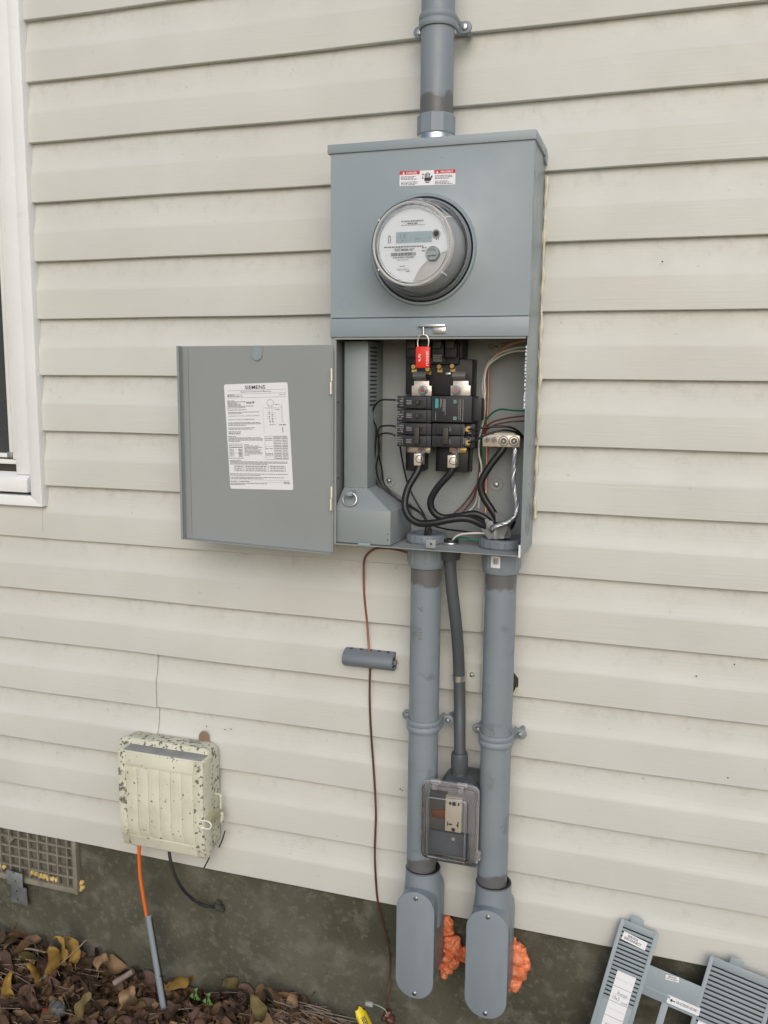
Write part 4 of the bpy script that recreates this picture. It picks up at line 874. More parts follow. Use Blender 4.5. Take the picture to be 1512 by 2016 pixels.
def shell(x0, x1, z0, z1, th=.0022):
    secs = [(0, -.001, .012), (0, -.016, .012), (.0095, -.018, .010), (.0125, -.036, .009), (.0165, -.0395, .007)]
    mb = MB(); vs_ = []; m = 24
    outer = [[(a, YO+y, b) for a, b in rrect(x0+i, x1-i, z0+i, z1-i, r)] for i, y, r in secs]
    inner = [[(a, YO+y+th*.9, b) for a, b in rrect(x0+i+th, x1-i-th, z0+i+th, z1-i-th, max(r-th, .002))] for i, y, r in secs]
    rings = outer; ns = len(rings)
    for rg in outer+inner: vs_ += rg
    fs = [(j*m+i, j*m+(i+1) % m, (j+1)*m+(i+1) % m, (j+1)*m+i) for j in range(ns-1) for i in range(m)]
    fs += [((ns+j)*m+i, (ns+j)*m+(i+1) % m, (ns+j+1)*m+(i+1) % m, (ns+j+1)*m+i) for j in range(ns-1) for i in range(m)]
    fs += [list(range((ns-1)*m, ns*m)), list(range((2*ns-1)*m, 2*ns*m))]+[(i, (i+1) % m, ns*m+(i+1) % m, ns*m+i) for i in range(m)]
    return mb.add(vs_, fs)
cv = part('bubble_cover', shell(ox0, ox1, oz0, oz1), M_CLEAR, ob, ang=30)
part('cover_lip', MB().prism([(a, YO-.0005, b) for a, b in rrect(ox0-.003, ox1+.003, oz0-.003, oz1+.003, .013)], (0, -.003, 0)), M_RIMHI, cv, bevel=.0008)
part('cover_bead', MB().tube([(a, YO-.0395+.001, b) for a, b in rrect(ox0+.0165, ox1-.0165, oz0+.0165, oz1-.0165, .007)]+[(ox1-.0165, YO-.0385, oz1-.0235)], .0009, 6, 0), M_RIMHI, cv)
for u in (.22, .70):
    xh = ox0+(ox1-ox0)*u; part('hinge', MB().cyl((xh-.009, YO-.006, oz1+.003), (xh+.013, YO-.006, oz1+.003), .0045, n=14).box((xh-.004, YO-.016, oz1-.012), (xh+.008, YO-.0125, oz1+.004)), M_RIMHI, cv, bevel=.0008)
part('latch', MB().box((ox1-.004, YO-.012, oz0+.010), (ox1+.009, YO-.002, oz0+.028)).box((ox1+.001, YO-.014, oz0+.004), (ox1+.005, YO-.012, oz0+.034)), M_RIMHI, cv, bevel=.001)
for z in (.30, .62): part('clip', MB().box((ox0-.004, YO-.012, oz0+(oz1-oz0)*z-.008), (ox0+.001, YO-.003, oz0+(oz1-oz0)*z+.008)), M_RIMHI, cv, bevel=.001)
def oc(u, v, y=0): return V((ox0+(ox1-ox0)*u, YO-.0015+y, oz1+(oz0-oz1)*v))
part('device_plate', MB().box(oc(.12, .62), oc(.84, .93, -.012)), mat('slate_plate', (.10, .115, .14), .6, var=.3, vscale=20), ob, bevel=.001)
part('upper_plate', MB().box(oc(.12, .10), oc(.45, .62, -.004)), mat('dark_plate', (.10, .10, .105), .5), ob)
part('copper_strip', MB().box(oc(.18, .36), oc(.46, .46, -.0055)), M_COPD, ob, bevel=.001)
rc = part('receptacle', MB().box(oc(.43, .14), oc(.73, .60, -.012)), mat('ivory_device', (.62, .58, .48), .45), ob, bevel=.0015)
q = MB()
for u0, u1, v0, v1 in ((.50, .54, .20, .24), (.56, .62, .195, .245), (.66, .69, .20, .24), (.47, .49, .47, .53), (.50, .56, .49, .51), (.64, .68, .49, .51), (.66, .68, .45, .53)): q.box(oc(u0, v0, -.0118), oc(u1, v1, -.0126))
q.lathe(oc(.585, .565, -.0122), FRONT, [(.004, 0), (.004, .0006), (0, .0006)], 12); part('slots', q, M_INK, rc)
screw(ob, oc(.59, .69, -.0125), .0035, M_TIN)
# ================================================================== GROUNDING
gw = thing('copper_ground_wire', 'long weathered copper wire hanging down the siding to the ground', 'wire', W(765, 1985, -.03))
part('upper_run', MB().tube([W(804, 1089, -.045), W(785, 1083, -.03), W(757, 1079, -.014), W(735, 1082, -.01), W(718, 1100, -.006), W(716, 1140, -.004), W(718, 1180, -.005), W(723, 1230, -.006), W(727, 1284, -.014), W(729, 1300, -.014)], .0023, 10, 8), M_COPD, gw)
part('lower_run', MB().tube([W(729, 1300, -.014), W(728, 1340, -.008), W(728, 1390, -.004), W(731, 1450, -.004), W(736, 1520, -.004), W(740, 1600, -.005), W(738, 1680, -.006), W(742, 1760, -.004), W(750, 1800, .004), W(762, 1850, .008), W(768, 1890, .008), W(766, 1940, .0), W(762, 1985, -.03), W(768, 2025, -.05)], .0023, 10, 8), M_COPB, gw)
def ibt():
    a, b = W(677, 1283, -.004), W(779, 1293, -.004); x0 = W(677, 1300, -.02).x; x1 = W(775, 1305, -.02).x; zt = W(728, 1279, -.006).z; zb = W(728, 1322, -.03).z
    th_ = thing('bonding_terminal', 'grey half-round plastic bonding terminal clipped on the copper wire', 'terminal', ((x0+x1)/2, 0, zb))
    prof = [(-.001, zt)]+[(-.006-.028*math.sin(R(q)), (zt+zb)/2+.0005+(zt-zb)/2*.98*math.cos(R(q))) for q in range(10, 171, 16)]+[(-.001, zb)]
    part('shell', MB().prism([(x0, y, z) for y, z in prof], (x1-x0, 0, 0)), M_BUSH, th_, bevel=.001)
    for u in (.12, .32, .5, .68, .86): part('wire_hole', MB().box((x0+(x1-x0)*u-.003, -.012, zt-.0025), (x0+(x1-x0)*u+.003, -.006, zt+.0008)), M_DARK, th_)
    part('end_clip', MB().box((x1+.0002, -.022, zb+.016), (x1+.006, -.014, zb+.026)).box((x1+.0002, -.020, zb+.006), (x1+.003, -.010, zb+.012)), M_BUSH, th_, bevel=.001)
    part('end_slot', MB().box((x1+.0001, -.028, zb+.012), (x1+.0012, -.012, zb+.015)).box((x1+.0001, -.026, zb+.028), (x1+.0012, -.012, zb+.031)), M_DARK, th_)
ibt()
# cut pipe end poking out of the siding beside the right conduit
c = W(1008, 1342, 0)
pe = thing('pipe_stub', 'cream plastic pipe stub set in a ragged hole right of the right conduit', 'pipe', (c.x-.006, 0, c.z-.03))
part('hole', MB().lathe((c.x-.010, .0, c.z), FRONT, [(.0, .0004), (.024, .0004), (.0245, .0008)], 9), M_DARK, pe)
mbp = MB(); n = 28; vs_ = []
for j, (r_, y) in enumerate(((.0225, 0), (.0245, -.012), (.0235, -.020), (.0205, -.020), (.0205, -.003))):
    for i in range(n):
        a = math.pi*(1.02+.96*i/(n-1)); vs_.append((c.x-.010+r_*math.cos(a), y, c.z-.003+r_*math.sin(a)))
mbp.add(vs_, [(j*n+i, j*n+i+1, (j+1)*n+i+1, (j+1)*n+i) for j in range(4) for i in range(n-1)]); part('collar', mbp, mat('cream_plastic', (.58, .57, .43), .4), pe)
# sealant down the right side of the panel
mb = MB(); z = .37; pp = []
while z > -.29: pp.append((XR+.0035+random.uniform(-.001, .0012), -.0035, z)); z -= .022
mb.tube(pp, .0036, 8, 4, rs=lambda u: .75+.35*math.sin(u*47)+.25*math.sin(u*121)); solo('sealant_bead', mb, M_CAULK, 'lumpy cream sealant bead where the panel meets the siding', 'sealant')

# ================================================================== NETWORK INTERFACE BOX
def nid():
    x0, x1 = W(234, 1580, -.088).x, W(403, 1590, -.088).x; r0, r1 = W(237, 1480, -.045).x, W(418, 1500, -.045).x; zt, zb = W(330, 1468, -.05).z, W(330, 1684, -.085).z
    n_ = thing('utility_box', 'weathered cream telephone utility box with ribbed cover low on the siding', 'utility box', ((x0+x1)/2, 0, zb))
    w = x1-x0; cx = (x0+x1)/2
    # rear body
    rb = rrect(r0+.004, r1-.004, zb+.004, zt+.004, .022)
    part('rear_body', MB().prism([(a, -.004, b) for a, b in rb], (0, -.048, 0)), M_NIDE, n_, bevel=.004)
    part('rear_flange', MB().prism([(a, -.040, b) for a, b in rrect(r0, r1, zb+.05, zt+.007, .022)], (0, -.014, 0)), M_NIDE, n_, bevel=.004)
    # front cover: frame face that bows back at the lower end
    def yf(v):  # v 0 bottom .. 1 top
        return -.088+.030*max(0, .22-v)**1.0*2.2+.010*max(0, v-.9)*4
    zc0, zc1 = zb, zt-.009
    rows = [0, .06, .12, .2, .3, .45, .6, .75, .88, .95, 1]
    prof = [(yf(v), zc0+(zc1-zc0)*v) for v in rows]
    poly = [(x0+.002, y, z) for y, z in prof]+[(x0+.002, -.05, zc1+.004), (x0+.002, -.05, zc0+.006)]
    part('cover', MB().prism(poly, (w-.004, 0, 0)), M_NID, n_, bevel=.005, seg=3, ang=45)
    part('cover_top', MB().prism([(x0+.012, -.083, zc1-.0005), (x1-.010, -.083, zc1-.0005), (x1-.006, -.055, zc1+.002), (x0+.016, -.055, zc1+.002)], (0, 0, .0018)), M_NIDT, n_, bevel=.001)
    # raised border strips and the ribs between them
    def strip(a, b, v0, v1, h, m, nm, bev=.0008):
        k = 6; mb = MB(); pf = [(yf(v0+(v1-v0)*i/k)-h, zc0+(zc1-zc0)*(v0+(v1-v0)*i/k)) for i in range(k+1)]; pb = [(y+h+.002, z) for y, z in pf][::-1]
        return part(nm, mb.prism([(a, y, z) for y, z in pf+pb], (b-a, 0, 0)), m, n_, bevel=bev)
    strip(x0+.003, x0+.022, .02, .99, .0022, M_NIDE, 'edge_strip'); strip(x1-.026, x1-.003, .02, .99, .0022, M_NIDE, 'edge_strip')
    strip(x0+.0222, x1-.0262, .865, .985, .0020, M_NID, 'top_strip'); strip(x0+.0222, x1-.0262, .02, .145, .0020, M_NID, 'bottom_strip')
    a, b = x0+.0235, x1-.0275; k = 6; g = .0014; sw = (b-a)/k
    for i in range(k): strip(a+sw*i+g/2, a+sw*(i+1)-g/2, .155, .855, .0016, M_NID, 'rib', .0005)
    # hasp loop and clip on the right
    z = W(415, 1622, -.08).z; xq = (x1+r1)/2-.004
    part('hasp', MB().tube([(xq-.002, -.09, z+.010), (xq+.016, -.09, z+.010), (xq+.022, -.09, z+.002), (xq+.016, -.09, z-.007), (xq-.002, -.09, z-.007)], .0016, 8, 5), M_WHITE, n_)
    part('hasp_block', MB().box((xq-.002, -.084, z-.004), (r1+.014, -.03, z+.014)), M_NIDS, n_, bevel=.003)
    part('side_clip', MB().tube([(r1-.006, -.03, z+.045), (r1+.010, -.03, z+.045), (r1+.011, -.03, z+.036), (r1+.011, -.03, z+.012)], .0028, 8, 3), M_NIDE, n_)
    part('side_stud', MB().cyl((r1+.016, -.035, z-.018), (r1+.016, -.035, z+.006), .0045, n=12), M_NIDE, n_, bevel=.001)
    part('mount_tab', MB().prism([(xq-.040+.013*math.cos(R(q)), -.0035, zt+.010+.016*math.sin(R(q))) for q in range(0, 181, 20)]+[(xq-.053, -.0035, zt-.004), (xq-.027, -.0035, zt-.004)], (0, -.002, 0)), M_BROWNT, n_, label='brown rounded mounting tab')
    return x0, x1, zt, zb
nx0, nx1, nzt, nzb = nid()
solo('drop_wire', MB().tube([W(443, 1636, -.02), W(437, 1655, -.02), W(431, 1668, -.02)], .0016, 8, 4), M_THIN, 'short black wire end beside the cream utility box hasp', 'wire')
solo('drop_wire', MB().tube([W(412, 1688, -.03), W(408, 1697, -.03), W(402, 1708, -.03)], .0016, 8, 4), M_THIN, 'short black wire tip under the cream utility box', 'wire')
solo('orange_cable', MB().tube([W(274, 1660, -.05), W(274, 1690, -.05), W(276, 1725, -.05), W(282, 1765, -.048), W(288, 1800, -.045), W(292, 1822, -.044)], .0043, 12, 8), M_ORC, 'orange cable dropping from the cream utility box into a grey tube', 'cable')
tb = thing('cable_tube', 'slender grey plastic tube rising from the leaves around the orange cable', 'tube', W(322, 1975, -.06))
a, b = W(292, 1801, -.044), W(323, 1985, -.075)
part('tube', MB().lathe(a, b-a, [(.0055, .0), (.0078, 0), (.0082, (b-a).length), (.005, (b-a).length)], 20), M_PVC, tb)
part('seam_cable', MB().tube([a+V((.0084, -.001, -.004)), (a+b)/2+V((.0090, -.001, 0)), b+V((.0092, -.001, 0))], .0022, 8, 4), M_THIN, tb)
solo('tie_wire', MB().tube([W(309, 1921, -.06), W(316, 1922, -.072), W(324, 1923, -.06)], .001, 6, 4), M_THIN, 'thin dark tie around the grey cable tube', 'wire')
wire('black_cable', 'dirty black cable curving from the utility box into the foundation', [(333, 1675, -.04), (336, 1695, -.045), (345, 1725, -.045), (365, 1757, -.03), (392, 1778, -.01), (415, 1785, .004), (430, 1786, .02)], .0037, M_BLC, 'cable', 12)
solo('cable_grommet', blob(3, [(W(430, 1785, .014), .009), (W(436, 1790, .014), .008), (W(430, 1778, .014), .007)], 12), M_DARK, 'black sealant plug where the cable enters the foundation', 'grommet')
# ================================================================== BRACKET + FOAM
br = thing('metal_bracket', 'galvanised stepped metal strap with four holes hanging under the vent', 'bracket', W(35, 1780, -.005))
a0, a1 = W(13, 1712, -.006), W(44, 1718, -.006); ww = a1.x-a0.x; zt = a0.z; zmid = W(30, 1745, -.006).z; ze = W(35, 1779, .004).z
pr = [(-.006, zt), (-.006, zmid+.004), (.006, zmid-.004), (.008, ze)]
vs_ = [];
for y, z in pr: vs_ += [(a0.x, y, z), (a0.x+ww, y, z-.003)]
vb = [(x, y-.0016, z) for x, y, z in vs_]
part('plate', MB().add(vs_+vb, [(2*i, 2*i+1, 2*i+3, 2*i+2) for i in range(3)]+[(8+2*i, 8+2*i+1, 8+2*i+3, 8+2*i+2) for i in range(3)]+[(0, 1, 9, 8), (6, 7, 15, 14)]+[(2*i, 2*i+2, 8+2*i+2, 8+2*i) for i in range(3)]+[(2*i+1, 2*i+3, 8+2*i+3, 8+2*i+1) for i in range(3)]), M_GALV, br, bevel=.0004)
for x, y, Y in ((27, 1718.5, -.0077), (30, 1734.5, -.0077), (33.5, 1754, .0045), (35, 1771, .0055)): part('hole', MB().lathe(W(x, y, Y), FRONT, [(.0024, 0), (.0024, .0004), (0, .0004)], 10), M_DARK, br)
solo('foam_bead', blob(11, [(W(160, 1738, .018), .008), (W(161, 1748, .018), .008), (W(157, 1752, .018), .006), (W(158, 1731, .02), .004)], 10), M_YFOAM, 'yellow foam lump at the lower right corner of the vent', 'foam')
solo('foam_bead', blob(12, [(W(64+8*i, 1718+2.4*i, .012), .006+.002*random.random()) for i in range(7)], 10), M_YFOAM, 'yellow foam squeezing through the bottom row of the vent', 'foam')
solo('foam_bead', blob(13, [(W(2, 1704, .012), .007), (W(9, 1706, .012), .006)], 10), M_YFOAM, 'yellow foam in the vent at the left photo edge', 'foam')
YFM = .015
def foam(lb, spec, seed): solo('foam_patch', blob(seed, [(W(x, y, Y), r*.92) for x, y, Y, r in spec], 34, .34), M_FOAM, lb, 'foam')
foam('orange expanding foam between the two conduit bodies', [(880, 1815, .01, .014), (884, 1832, .008, .012), (872, 1830, .01, .014), (888, 1858, .004, .020), (896, 1870, .004, .018), (884, 1885, .002, .022), (894, 1895, .006, .016), (880, 1908, .004, .012), (873, 1918, .008, .010), (862, 1870, .01, .025), (899, 1850, .008, .010), (868, 1895, .008, .018)], 21)
foam('small orange foam bulge at the left edge of the right conduit body', [(922, 1873, .01, .015), (926, 1885, .01, .015), (918, 1888, .012, .010)], 22)
foam('orange expanding foam on the right of the right conduit body', [(1010, 1870, .004, .022), (1020, 1882, .0, .024), (1012, 1905, -.002, .026), (1028, 1900, .006, .018), (1014, 1925, .004, .02), (1004, 1938, .008, .013), (1008, 1852, .01, .012), (1032, 1890, .01, .012), (996, 1900, .012, .028)], 23)

# ================================================================== DEAD-FRONT COVER
dv = V((0, -1, .22)).normalized()
P0 = V((0, -.012, -1.06))
def C8(cx, cy): return PL(1080+cx/3.5, 1760+cy/3.5, P0, dv)
df = thing('panel_cover', 'loose grey slotted panel cover leaning tilted against the foundation', 'panel cover', C8(300, 1150))
# build in its own axes so that edges stay straight and square
Ao = C8(500, 165); ex = (C8(1512, 580)-Ao).normalized(); ey = ex.cross(dv).normalized()
if ey.z > 0: ey = -ey
def uv(cx, cy): q = C8(cx, cy)-Ao; return q.dot(ex), q.dot(ey)
def dpnt(u, v, h=0): return Ao+ex*u+ey*v+dv*h
u_tab0, _ = uv(565, 180); u_tab1, _ = uv(650, 222); _, vtab = uv(575, 140); u_l1, _ = uv(762, 272); _, v_c0 = uv(860, 555); u_r0, _ = uv(1050, 640); _, v_win = uv(680, 700)
u_t2, _ = uv(1245, 470); u_t3, _ = uv(1335, 515); u_w0, _ = uv(592, 662); u_w1, _ = uv(780, 745); u_w2, _ = uv(825, 770); u_w3, v_w3 = uv(1035, 862)
_, vtop2 = uv(1115, 420); HT = .455; UR = u_r0+.125
TH = .0022
def dplate(nm, u0, u1, v0, v1, h=TH, bev=.0006): return part(nm, MB().prism([dpnt(u0, v0), dpnt(u1, v0), dpnt(u1, v1), dpnt(u0, v1)], dv*h), M_PAN, df, bevel=bev)
_, v_sl0 = uv(540, 215); pit = .0086
# left leg with slots: frame + slats between the slots
def slotted(u0, u1, vt, vb, nsl, vfirst, pit, edge=.008):
    dplate('edge_rail', u0, u0+edge, vt, vb); dplate('edge_rail', u1-edge, u1, vt, vb); dplate('top_band', u0+edge, u1-edge, vt, vfirst)
    v = vfirst
    for i in range(nsl):
        dplate('slat', u0+edge, u1-edge, v+pit*.36, v+pit); v += pit
    return v
ul1 = u_l1
ve = slotted(0, ul1, 0, HT, 17, .0135, .0086)
dplate('lower_band', .008, ul1-.008, ve+.0002, HT)
dplate('tab', u_tab0, u_tab1, -.013, .0005)
ve2 = slotted(u_r0, UR, vtop2, HT, 26, vtop2+.016, .0092)
dplate('tab', u_t2, u_t3, vtop2-.013, vtop2+.0005)
dplate('cross_bar', ul1-.001, u_r0+.001, v_c0, v_win)
dplate('cross_ridge', ul1+.002, u_w1+.012, v_win-.018, v_win-.013, TH+.0012)
dplate('post', u_w1, u_w2, v_win-.001, HT); dplate('sub_bar', u_w2-.001, u_r0+.001, v_win-.001, v_w3)
dplate('bottom_bar', ul1-.001, u_r0+.001, HT-.05, HT)
part('painted_slot_shade', MB().prism([dpnt(.006, .01, -.001), dpnt(ul1-.006, .01, -.001), dpnt(ul1-.006, .17, -.001), dpnt(.006, .17, -.001)], -dv*.001).prism([dpnt(u_r0+.006, vtop2+.012, -.001), dpnt(UR-.006, vtop2+.012, -.001), dpnt(UR-.006, vtop2+.28, -.001), dpnt(u_r0+.006, vtop2+.28, -.001)], -dv*.001), M_BLK, df)  # black sheets behind the slots stand in for the shade inside them
def sticker(nm, tl, tr, bl, fn, m=M_LAB):
    # corners measured on the cover, squared up to its own axes
    h = dv*(TH+.0003); a, b, c = C8(*tl), C8(*tr), C8(*bl); e1 = (b-a).normalized(); e2 = dv.cross(e1).normalized(); e2 = e2 if e2.z < 0 else -e2
    s_ = Sheet(a+h, a+h+e1*(b-a).length, a+h+e2*(c-a).dot(e2), dv); o = part(nm, s_.base(.0006), m, df); fn(s_); part('lettering', s_.ink, M_INK, o)
def f1(s_): s_.text('SERVICE', .20, .62, .14, .42, .015, h=.001); s_.text('DISCONNECT', .09, .80, .50, .80, .015, h=.001); s_.words(.74, .96, .88, .93)
sticker('disconnect_sticker', (522, 253), (683, 333), (503, 306), f1)
def f2(s_): s_.text('SERVICE', .18, .82, .12, .42, .015, h=.001); s_.text('DISCONNECT', .06, .94, .54, .84, .015, h=.001)
sticker('small_disconnect_sticker', (808, 550), (900, 572), (807, 585), f2)
def f3(s_):
    s_.rect(.12, .24, .44, .58, h=.001); s_.ink.add([s_.p(.07, .5, .001), s_.p(.145, .25, .001), s_.p(.145, .76, .001)], [(0, 1, 2)])
    s_.text('FOR ACCESSORY USE ONLY', .27, .93, .30, .64, .01, h=.001); s_.words(.62, .9, .8, .88)
sticker('arrow_sticker', (826, 690), (1048, 785), (812, 742), f3)
def f4(s_):
    for k in range(1, 6): s_.rect(.02, .98, k/5.4, k/5.4+.004, h=.001)
    for k in range(6): s_.rect(.05, .95, (k+.5)/5.4, (k+.5)/5.4+.0015, h=.001)
    s_.text('Range', .33, .85, .235, .285, -.012, h=.001); s_.text('10x3', .15, .5, .30, .345, -.012, h=.001); s_.text('well', .62, .95, .33, .36, -.012, h=.001); s_.text('Dryer', .2, .8, .66, .73, 0, h=.001)
sticker('circuit_list', (476, 521), (604, 577), (300, 1050), f4)
def f5(s_):
    for k in range(1, 5): s_.rect(.02, .98, k/5, k/5+.006, h=.001)
sticker('circuit_list', (1032, 866), (1160, 920), (930, 1150), f5)

# ================================================================== GROUND COVER
def leaf_mesh(i, m):
    rnd = random.Random(100+i); L, Wd = rnd.uniform(.042, .080), rnd.uniform(.022, .040); curl, tw, bend = rnd.uniform(-.9, 1.8), rnd.uniform(-1.1, 1.1), rnd.uniform(.2, 1.8)
    nu, nv = 4, 9; mb = MB(); ph = rnd.uniform(0, 6)
    def f(u, v):
        s = (u-.5)*2; wv = Wd*.5*(math.sin(math.pi*min(1, v*1.02)**.85)**.8+.02); x = s*wv; y = (v-.5)*L
        z = curl*(s*s)*wv*.9+.012*math.sin(bend*3*(v-.5)+ph*.1)*bend+.006*math.sin(v*9+ph)*s+.003*math.sin(v*17+ph*2+3*s)
        a = tw*(v-.5)*2; return V((x*math.cos(a)-z*math.sin(a), y, x*math.sin(a)+z*math.cos(a)))
    mb.grid(f, nu, nv); mb.box((-.0008, -L*.5-.012, -.0006), (.0008, -L*.5+.004, .0006))
    me = bpy.data.meshes.new('leaf'); me.from_pydata(mb.v, [], mb.f); me.shade_smooth(); me.materials.append(m); return me
LM = []
for i in range(30): LM.append(leaf_mesh(i, M_LEAF[[0, 0, 1, 1, 2, 0, 4, 2, 1, 0][i % 10]] if i < 24 else M_LEAF[[3, 3, 5, 2, 4, 3][i-24]]))
rl = random.Random(5)
def leaf_spot():
    while True:
        x = rl.uniform(-1.75, -.48); y = rl.uniform(-.42, .012)
        edge = -.02 if x < -.75 else -.02-(x+.75)*.5
        if x > -.72 and rl.random() < .5: continue
        if y < edge+.035: return x, y
# dense under layer
und = MB(); umi = []
for i in range(1750):
    x, y = leaf_spot() if i < 1150 else (rl.uniform(-3, 1.6), rl.uniform(-.9, -.03)); me = LM[rl.randrange(24)]; Mx = Matrix.Translation((x, y, gz(x, y)+rl.uniform(.0, .026))) @ Matrix.Rotation(rl.uniform(0, 6.28), 4, 'Z') @ Matrix.Rotation(rl.uniform(-.8, .8), 4, 'X') @ Matrix.Rotation(rl.uniform(-.8, .8), 4, 'Y')
    und.add([Mx @ v_.co for v_ in me.vertices], [list(p_.vertices) for p_ in me.polygons]); umi += [rl.choice((0, 0, 1, 1, 2, 3))]*len(me.polygons)
ume = bpy.data.meshes.new('leaf_litter'); ume.from_pydata(und.v, [], und.f); ume.shade_smooth()
for m in (M_LEAF[1], M_LEAF[0], M_LEAF[4], M_LEAF[2]): ume.materials.append(m)
ume.polygons.foreach_set('material_index', umi)
lb_ = bpy.data.objects.new('leaf_litter', ume); COL.objects.link(lb_); lb_.parent = GROUND; lb_['kind'] = 'stuff'
for i in range(285):
    x, y = leaf_spot(); o = bpy.data.objects.new('leaf', LM[rl.randrange(24) if rl.random() < .93 else rl.randrange(24, 30)]); COL.objects.link(o); o.parent = GROUND
    o.location = (x, y, gz(x, y)+.014+rl.uniform(0, .026)+(.012 if y > -.06 else 0)); o.rotation_euler = (rl.uniform(-.75, .75)-.15, rl.uniform(-.75, .75), rl.uniform(0, 6.28)); s_ = rl.uniform(.9, 1.5); o.scale = (s_, s_, s_)
for x, y, Y, m, rz in ((145, 1868, -.02, 24, .4), (118, 1875, -.05, 25, 2.4), (105, 1888, -.08, 29, 1.2), (200, 1895, -.02, 27, .1), (70, 1915, -.10, 24, 2.0), (20, 1945, -.15, 25, .3), (510, 1985, -.08, 26, .6), (165, 1980, -.18, 26, -.5), (250, 1960, -.15, 27, .2)):
    o = bpy.data.objects.new('leaf', LM[m]); COL.objects.link(o); o.parent = GROUND; p_ = W(x, y, Y); o.location = p_; o.rotation_euler = (rl.uniform(.6, 1.2), rl.uniform(-.5, .5), rz)
# pine straw
ps = MB()
for i in range(520):
    if i < 350: x = rl.gauss(-.69, .075); y = rl.uniform(-.15, .0); base_z = gz(x, y)+rl.uniform(.005, .05)*max(.15, 1-abs(x+.70)/.22); a = rl.gauss(2.6, .55)
    elif i < 450: x = rl.uniform(-1.75, -1.25); y = rl.uniform(-.2, .0); base_z = gz(x, y)+rl.uniform(.01, .045); a = rl.gauss(.1, .5)
    else: x, y = leaf_spot(); base_z = gz(x, y)+rl.uniform(.02, .045); a = rl.uniform(0, 6.28)
    L = rl.uniform(.06, .16); dx_ = V((math.cos(a)*L, math.sin(a)*L*.4, rl.gauss(0, .018))); p_ = V((x, y, base_z))
    if (p_+dx_*.5).y > .015 or (p_-dx_*.5).y > .015: p_.y -= .05
    ps.tube([p_-dx_*.5, p_+V((0, 0, rl.uniform(-.003, .006))), p_+dx_*.5], .0010, 4, 2)
solo('pine_straw', ps, M_STRAW, 'brown pine straw heaped between the leaves and the foundation', 'straw', loc=(-.7, 0, -1.5), kind='stuff')
# twigs
for lb, pts, r_ in (('thin tan twig leaning up out of the leaves below the vent', ((60, 1945, -.12), (110, 1905, -.07), (150, 1870, -.03), (170, 1850, -.01)), .0017), ('dark twig lying across the leaves at far left', ((0, 1882, -.04), (50, 1868, -.03), (90, 1875, -.04)), .0025), ('grey broken stick lying on the leaves left of the cable tube', ((224, 1936, -.10), (240, 1926, -.09), (262, 1912, -.08)), .0068)):
    wire('twig', lb, pts, r_, M_STRAW if r_ < .005 else mat('grey_stick', (.24, .20, .17), .8, var=.25, vscale=60), 'twig')
solo('stone_scrap', blob(31, [(W(108, 1985, -.16), .017), (W(120, 1990, -.16), .013)], 10), M_STONE, 'grey-blue scrap half buried in the leaves at lower left', 'scrap')
solo('red_scrap', MB().prism([W(83, 1988, -.17), W(91, 1987, -.17), W(94, 1998, -.17), W(86, 2001, -.17)], (0, .004, 0)), M_REDP, 'tiny red plastic scrap among the leaves at lower left', 'scrap', bevel=.001)
# seedlings
for lb, cx, cy in (('small green seedling right of the cable tube', 383, 1956), ('second green seedling with round leaves right of the cable tube', 408, 1966)):
    sd_ = thing('seedling', lb, 'seedling', W(cx, cy+8, -.09))
    part('stem', MB().tube([W(cx, cy+12, -.09), W(cx+1, cy+4, -.09), W(cx+2, cy-4, -.09)], .001, 6, 3), M_SPROUT, sd_)
    for k, (dx_, dy_) in enumerate(((3, -8), (-4, 4), (5, 3), (8, 8))):
        c = W(cx+dx_, cy+dy_, -.092); part('leaf', MB().grid(lambda u, v, c=c, k=k: c+V(((u-.5)*.010*math.sin(math.pi*min(.98, v+.05)), -.004*math.sin(v*3), (v-.5)*.014))@Matrix.Rotation(.5*(k-1.5), 3, 'Y'), 4, 6), M_SPROUT, sd_)
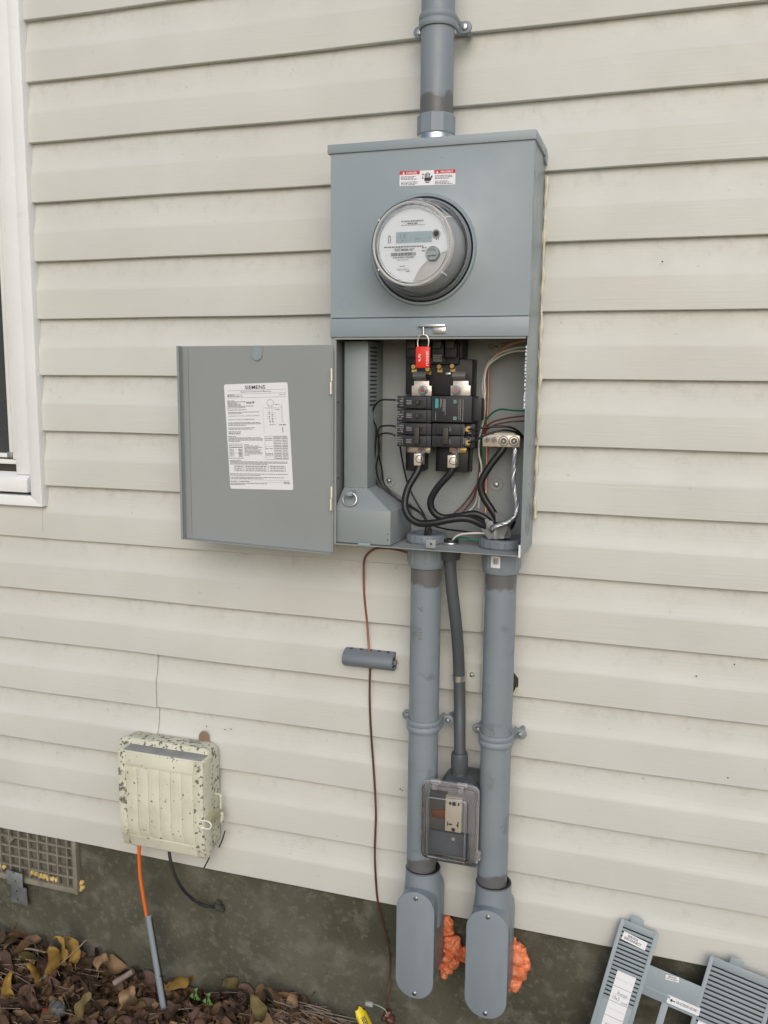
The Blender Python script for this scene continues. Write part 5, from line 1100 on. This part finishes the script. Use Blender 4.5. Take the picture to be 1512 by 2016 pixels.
# yellow marker and clamp at the ground end of the copper wire
yt = thing('marker_tag', 'torn yellow plastic marker sleeve standing in the litter at the bottom edge', 'marker', W(722, 2030, -.10))
a, b = W(706, 1987, -.10), W(735, 2048, -.12); ax = (b-a); L = ax.length; axn = ax.normalized(); uu, ww_ = frame(axn)
n = 18; vs_ = []; fs = []
for j in range(6):
    for i in range(n):
        q = 2*math.pi*i/n; jag = (.006*math.sin(q*2+.7)+.003*math.sin(q*5)) if j == 0 else 0
        rr = .0135 if j else .0125
        vs_.append(a+axn*(L*j/5+jag)+(uu*math.cos(q)*rr+ww_*math.sin(q)*rr*.7))
fs = [(j*n+i, j*n+(i+1) % n, (j+1)*n+(i+1) % n, (j+1)*n+i) for j in range(5) for i in range(n)]
part('sleeve', MB().add(vs_, fs), M_YEL, yt)
part('torn_edge', MB().tube([vs_[i]+axn*.001 for i in range(n)]+[vs_[0]+axn*.001], .0012, 6, 2), M_DARK, yt)
q = MB(); fd = (CAM-(a+b)/2); fd = (fd-axn*fd.dot(axn)).normalized(); sd2 = axn.cross(fd)
sgn = Sheet(a+axn*.014+fd*.0134-sd2*.006, a+axn*.055+fd*.0134-sd2*.006, a+axn*.014+fd*.0134+sd2*.006, fd)
for v in (.05, .35, .65): sgn.words(.05, .95, v, v+.16, q, gap=.03, wmin=.04, wmax=.14)
part('small_print', q, M_INK, yt)
solo('ground_clamp', blob(41, [(W(764, 1996, -.05), .011), (W(768, 2006, -.05), .012), (W(757, 2004, -.05), .008)], 10), M_COPB, 'brown corroded clamp at the foot of the copper wire', 'clamp')
wire('tag_wire', 'thin pale green wire arching between the clamp and a white tab', [(733, 1976, -.06), (745, 1980, -.065), (758, 1988, -.065), (764, 2000, -.06)], .0012, mat('pale_green_wire', (.28, .38, .32), .5))
solo('white_tab', MB().box(W(721, 1969, -.062), W(733, 1984, -.070)), mat('frosted_tab', (.42, .44, .42), .3), 'small frosted plastic tab beside the copper wire at the ground', 'tab', bevel=.001)
# ---- nail holes and specks in the siding (dark drilled holes)
for i, (x, y) in enumerate(((407, 1430), (443, 1436), (455, 1435), (788, 1553), (792, 1556), (1446, 1308), (1371, 1331), (1433, 1531), (1304, 515))):
    c = W(x, y, 0); part('nail_hole', MB().lathe((c.x, .0 if y > 100 else .0, c.z), FRONT, [(.0016, .0006), (.0013, .0009), (0, .0009)], 8), M_DARK, house)
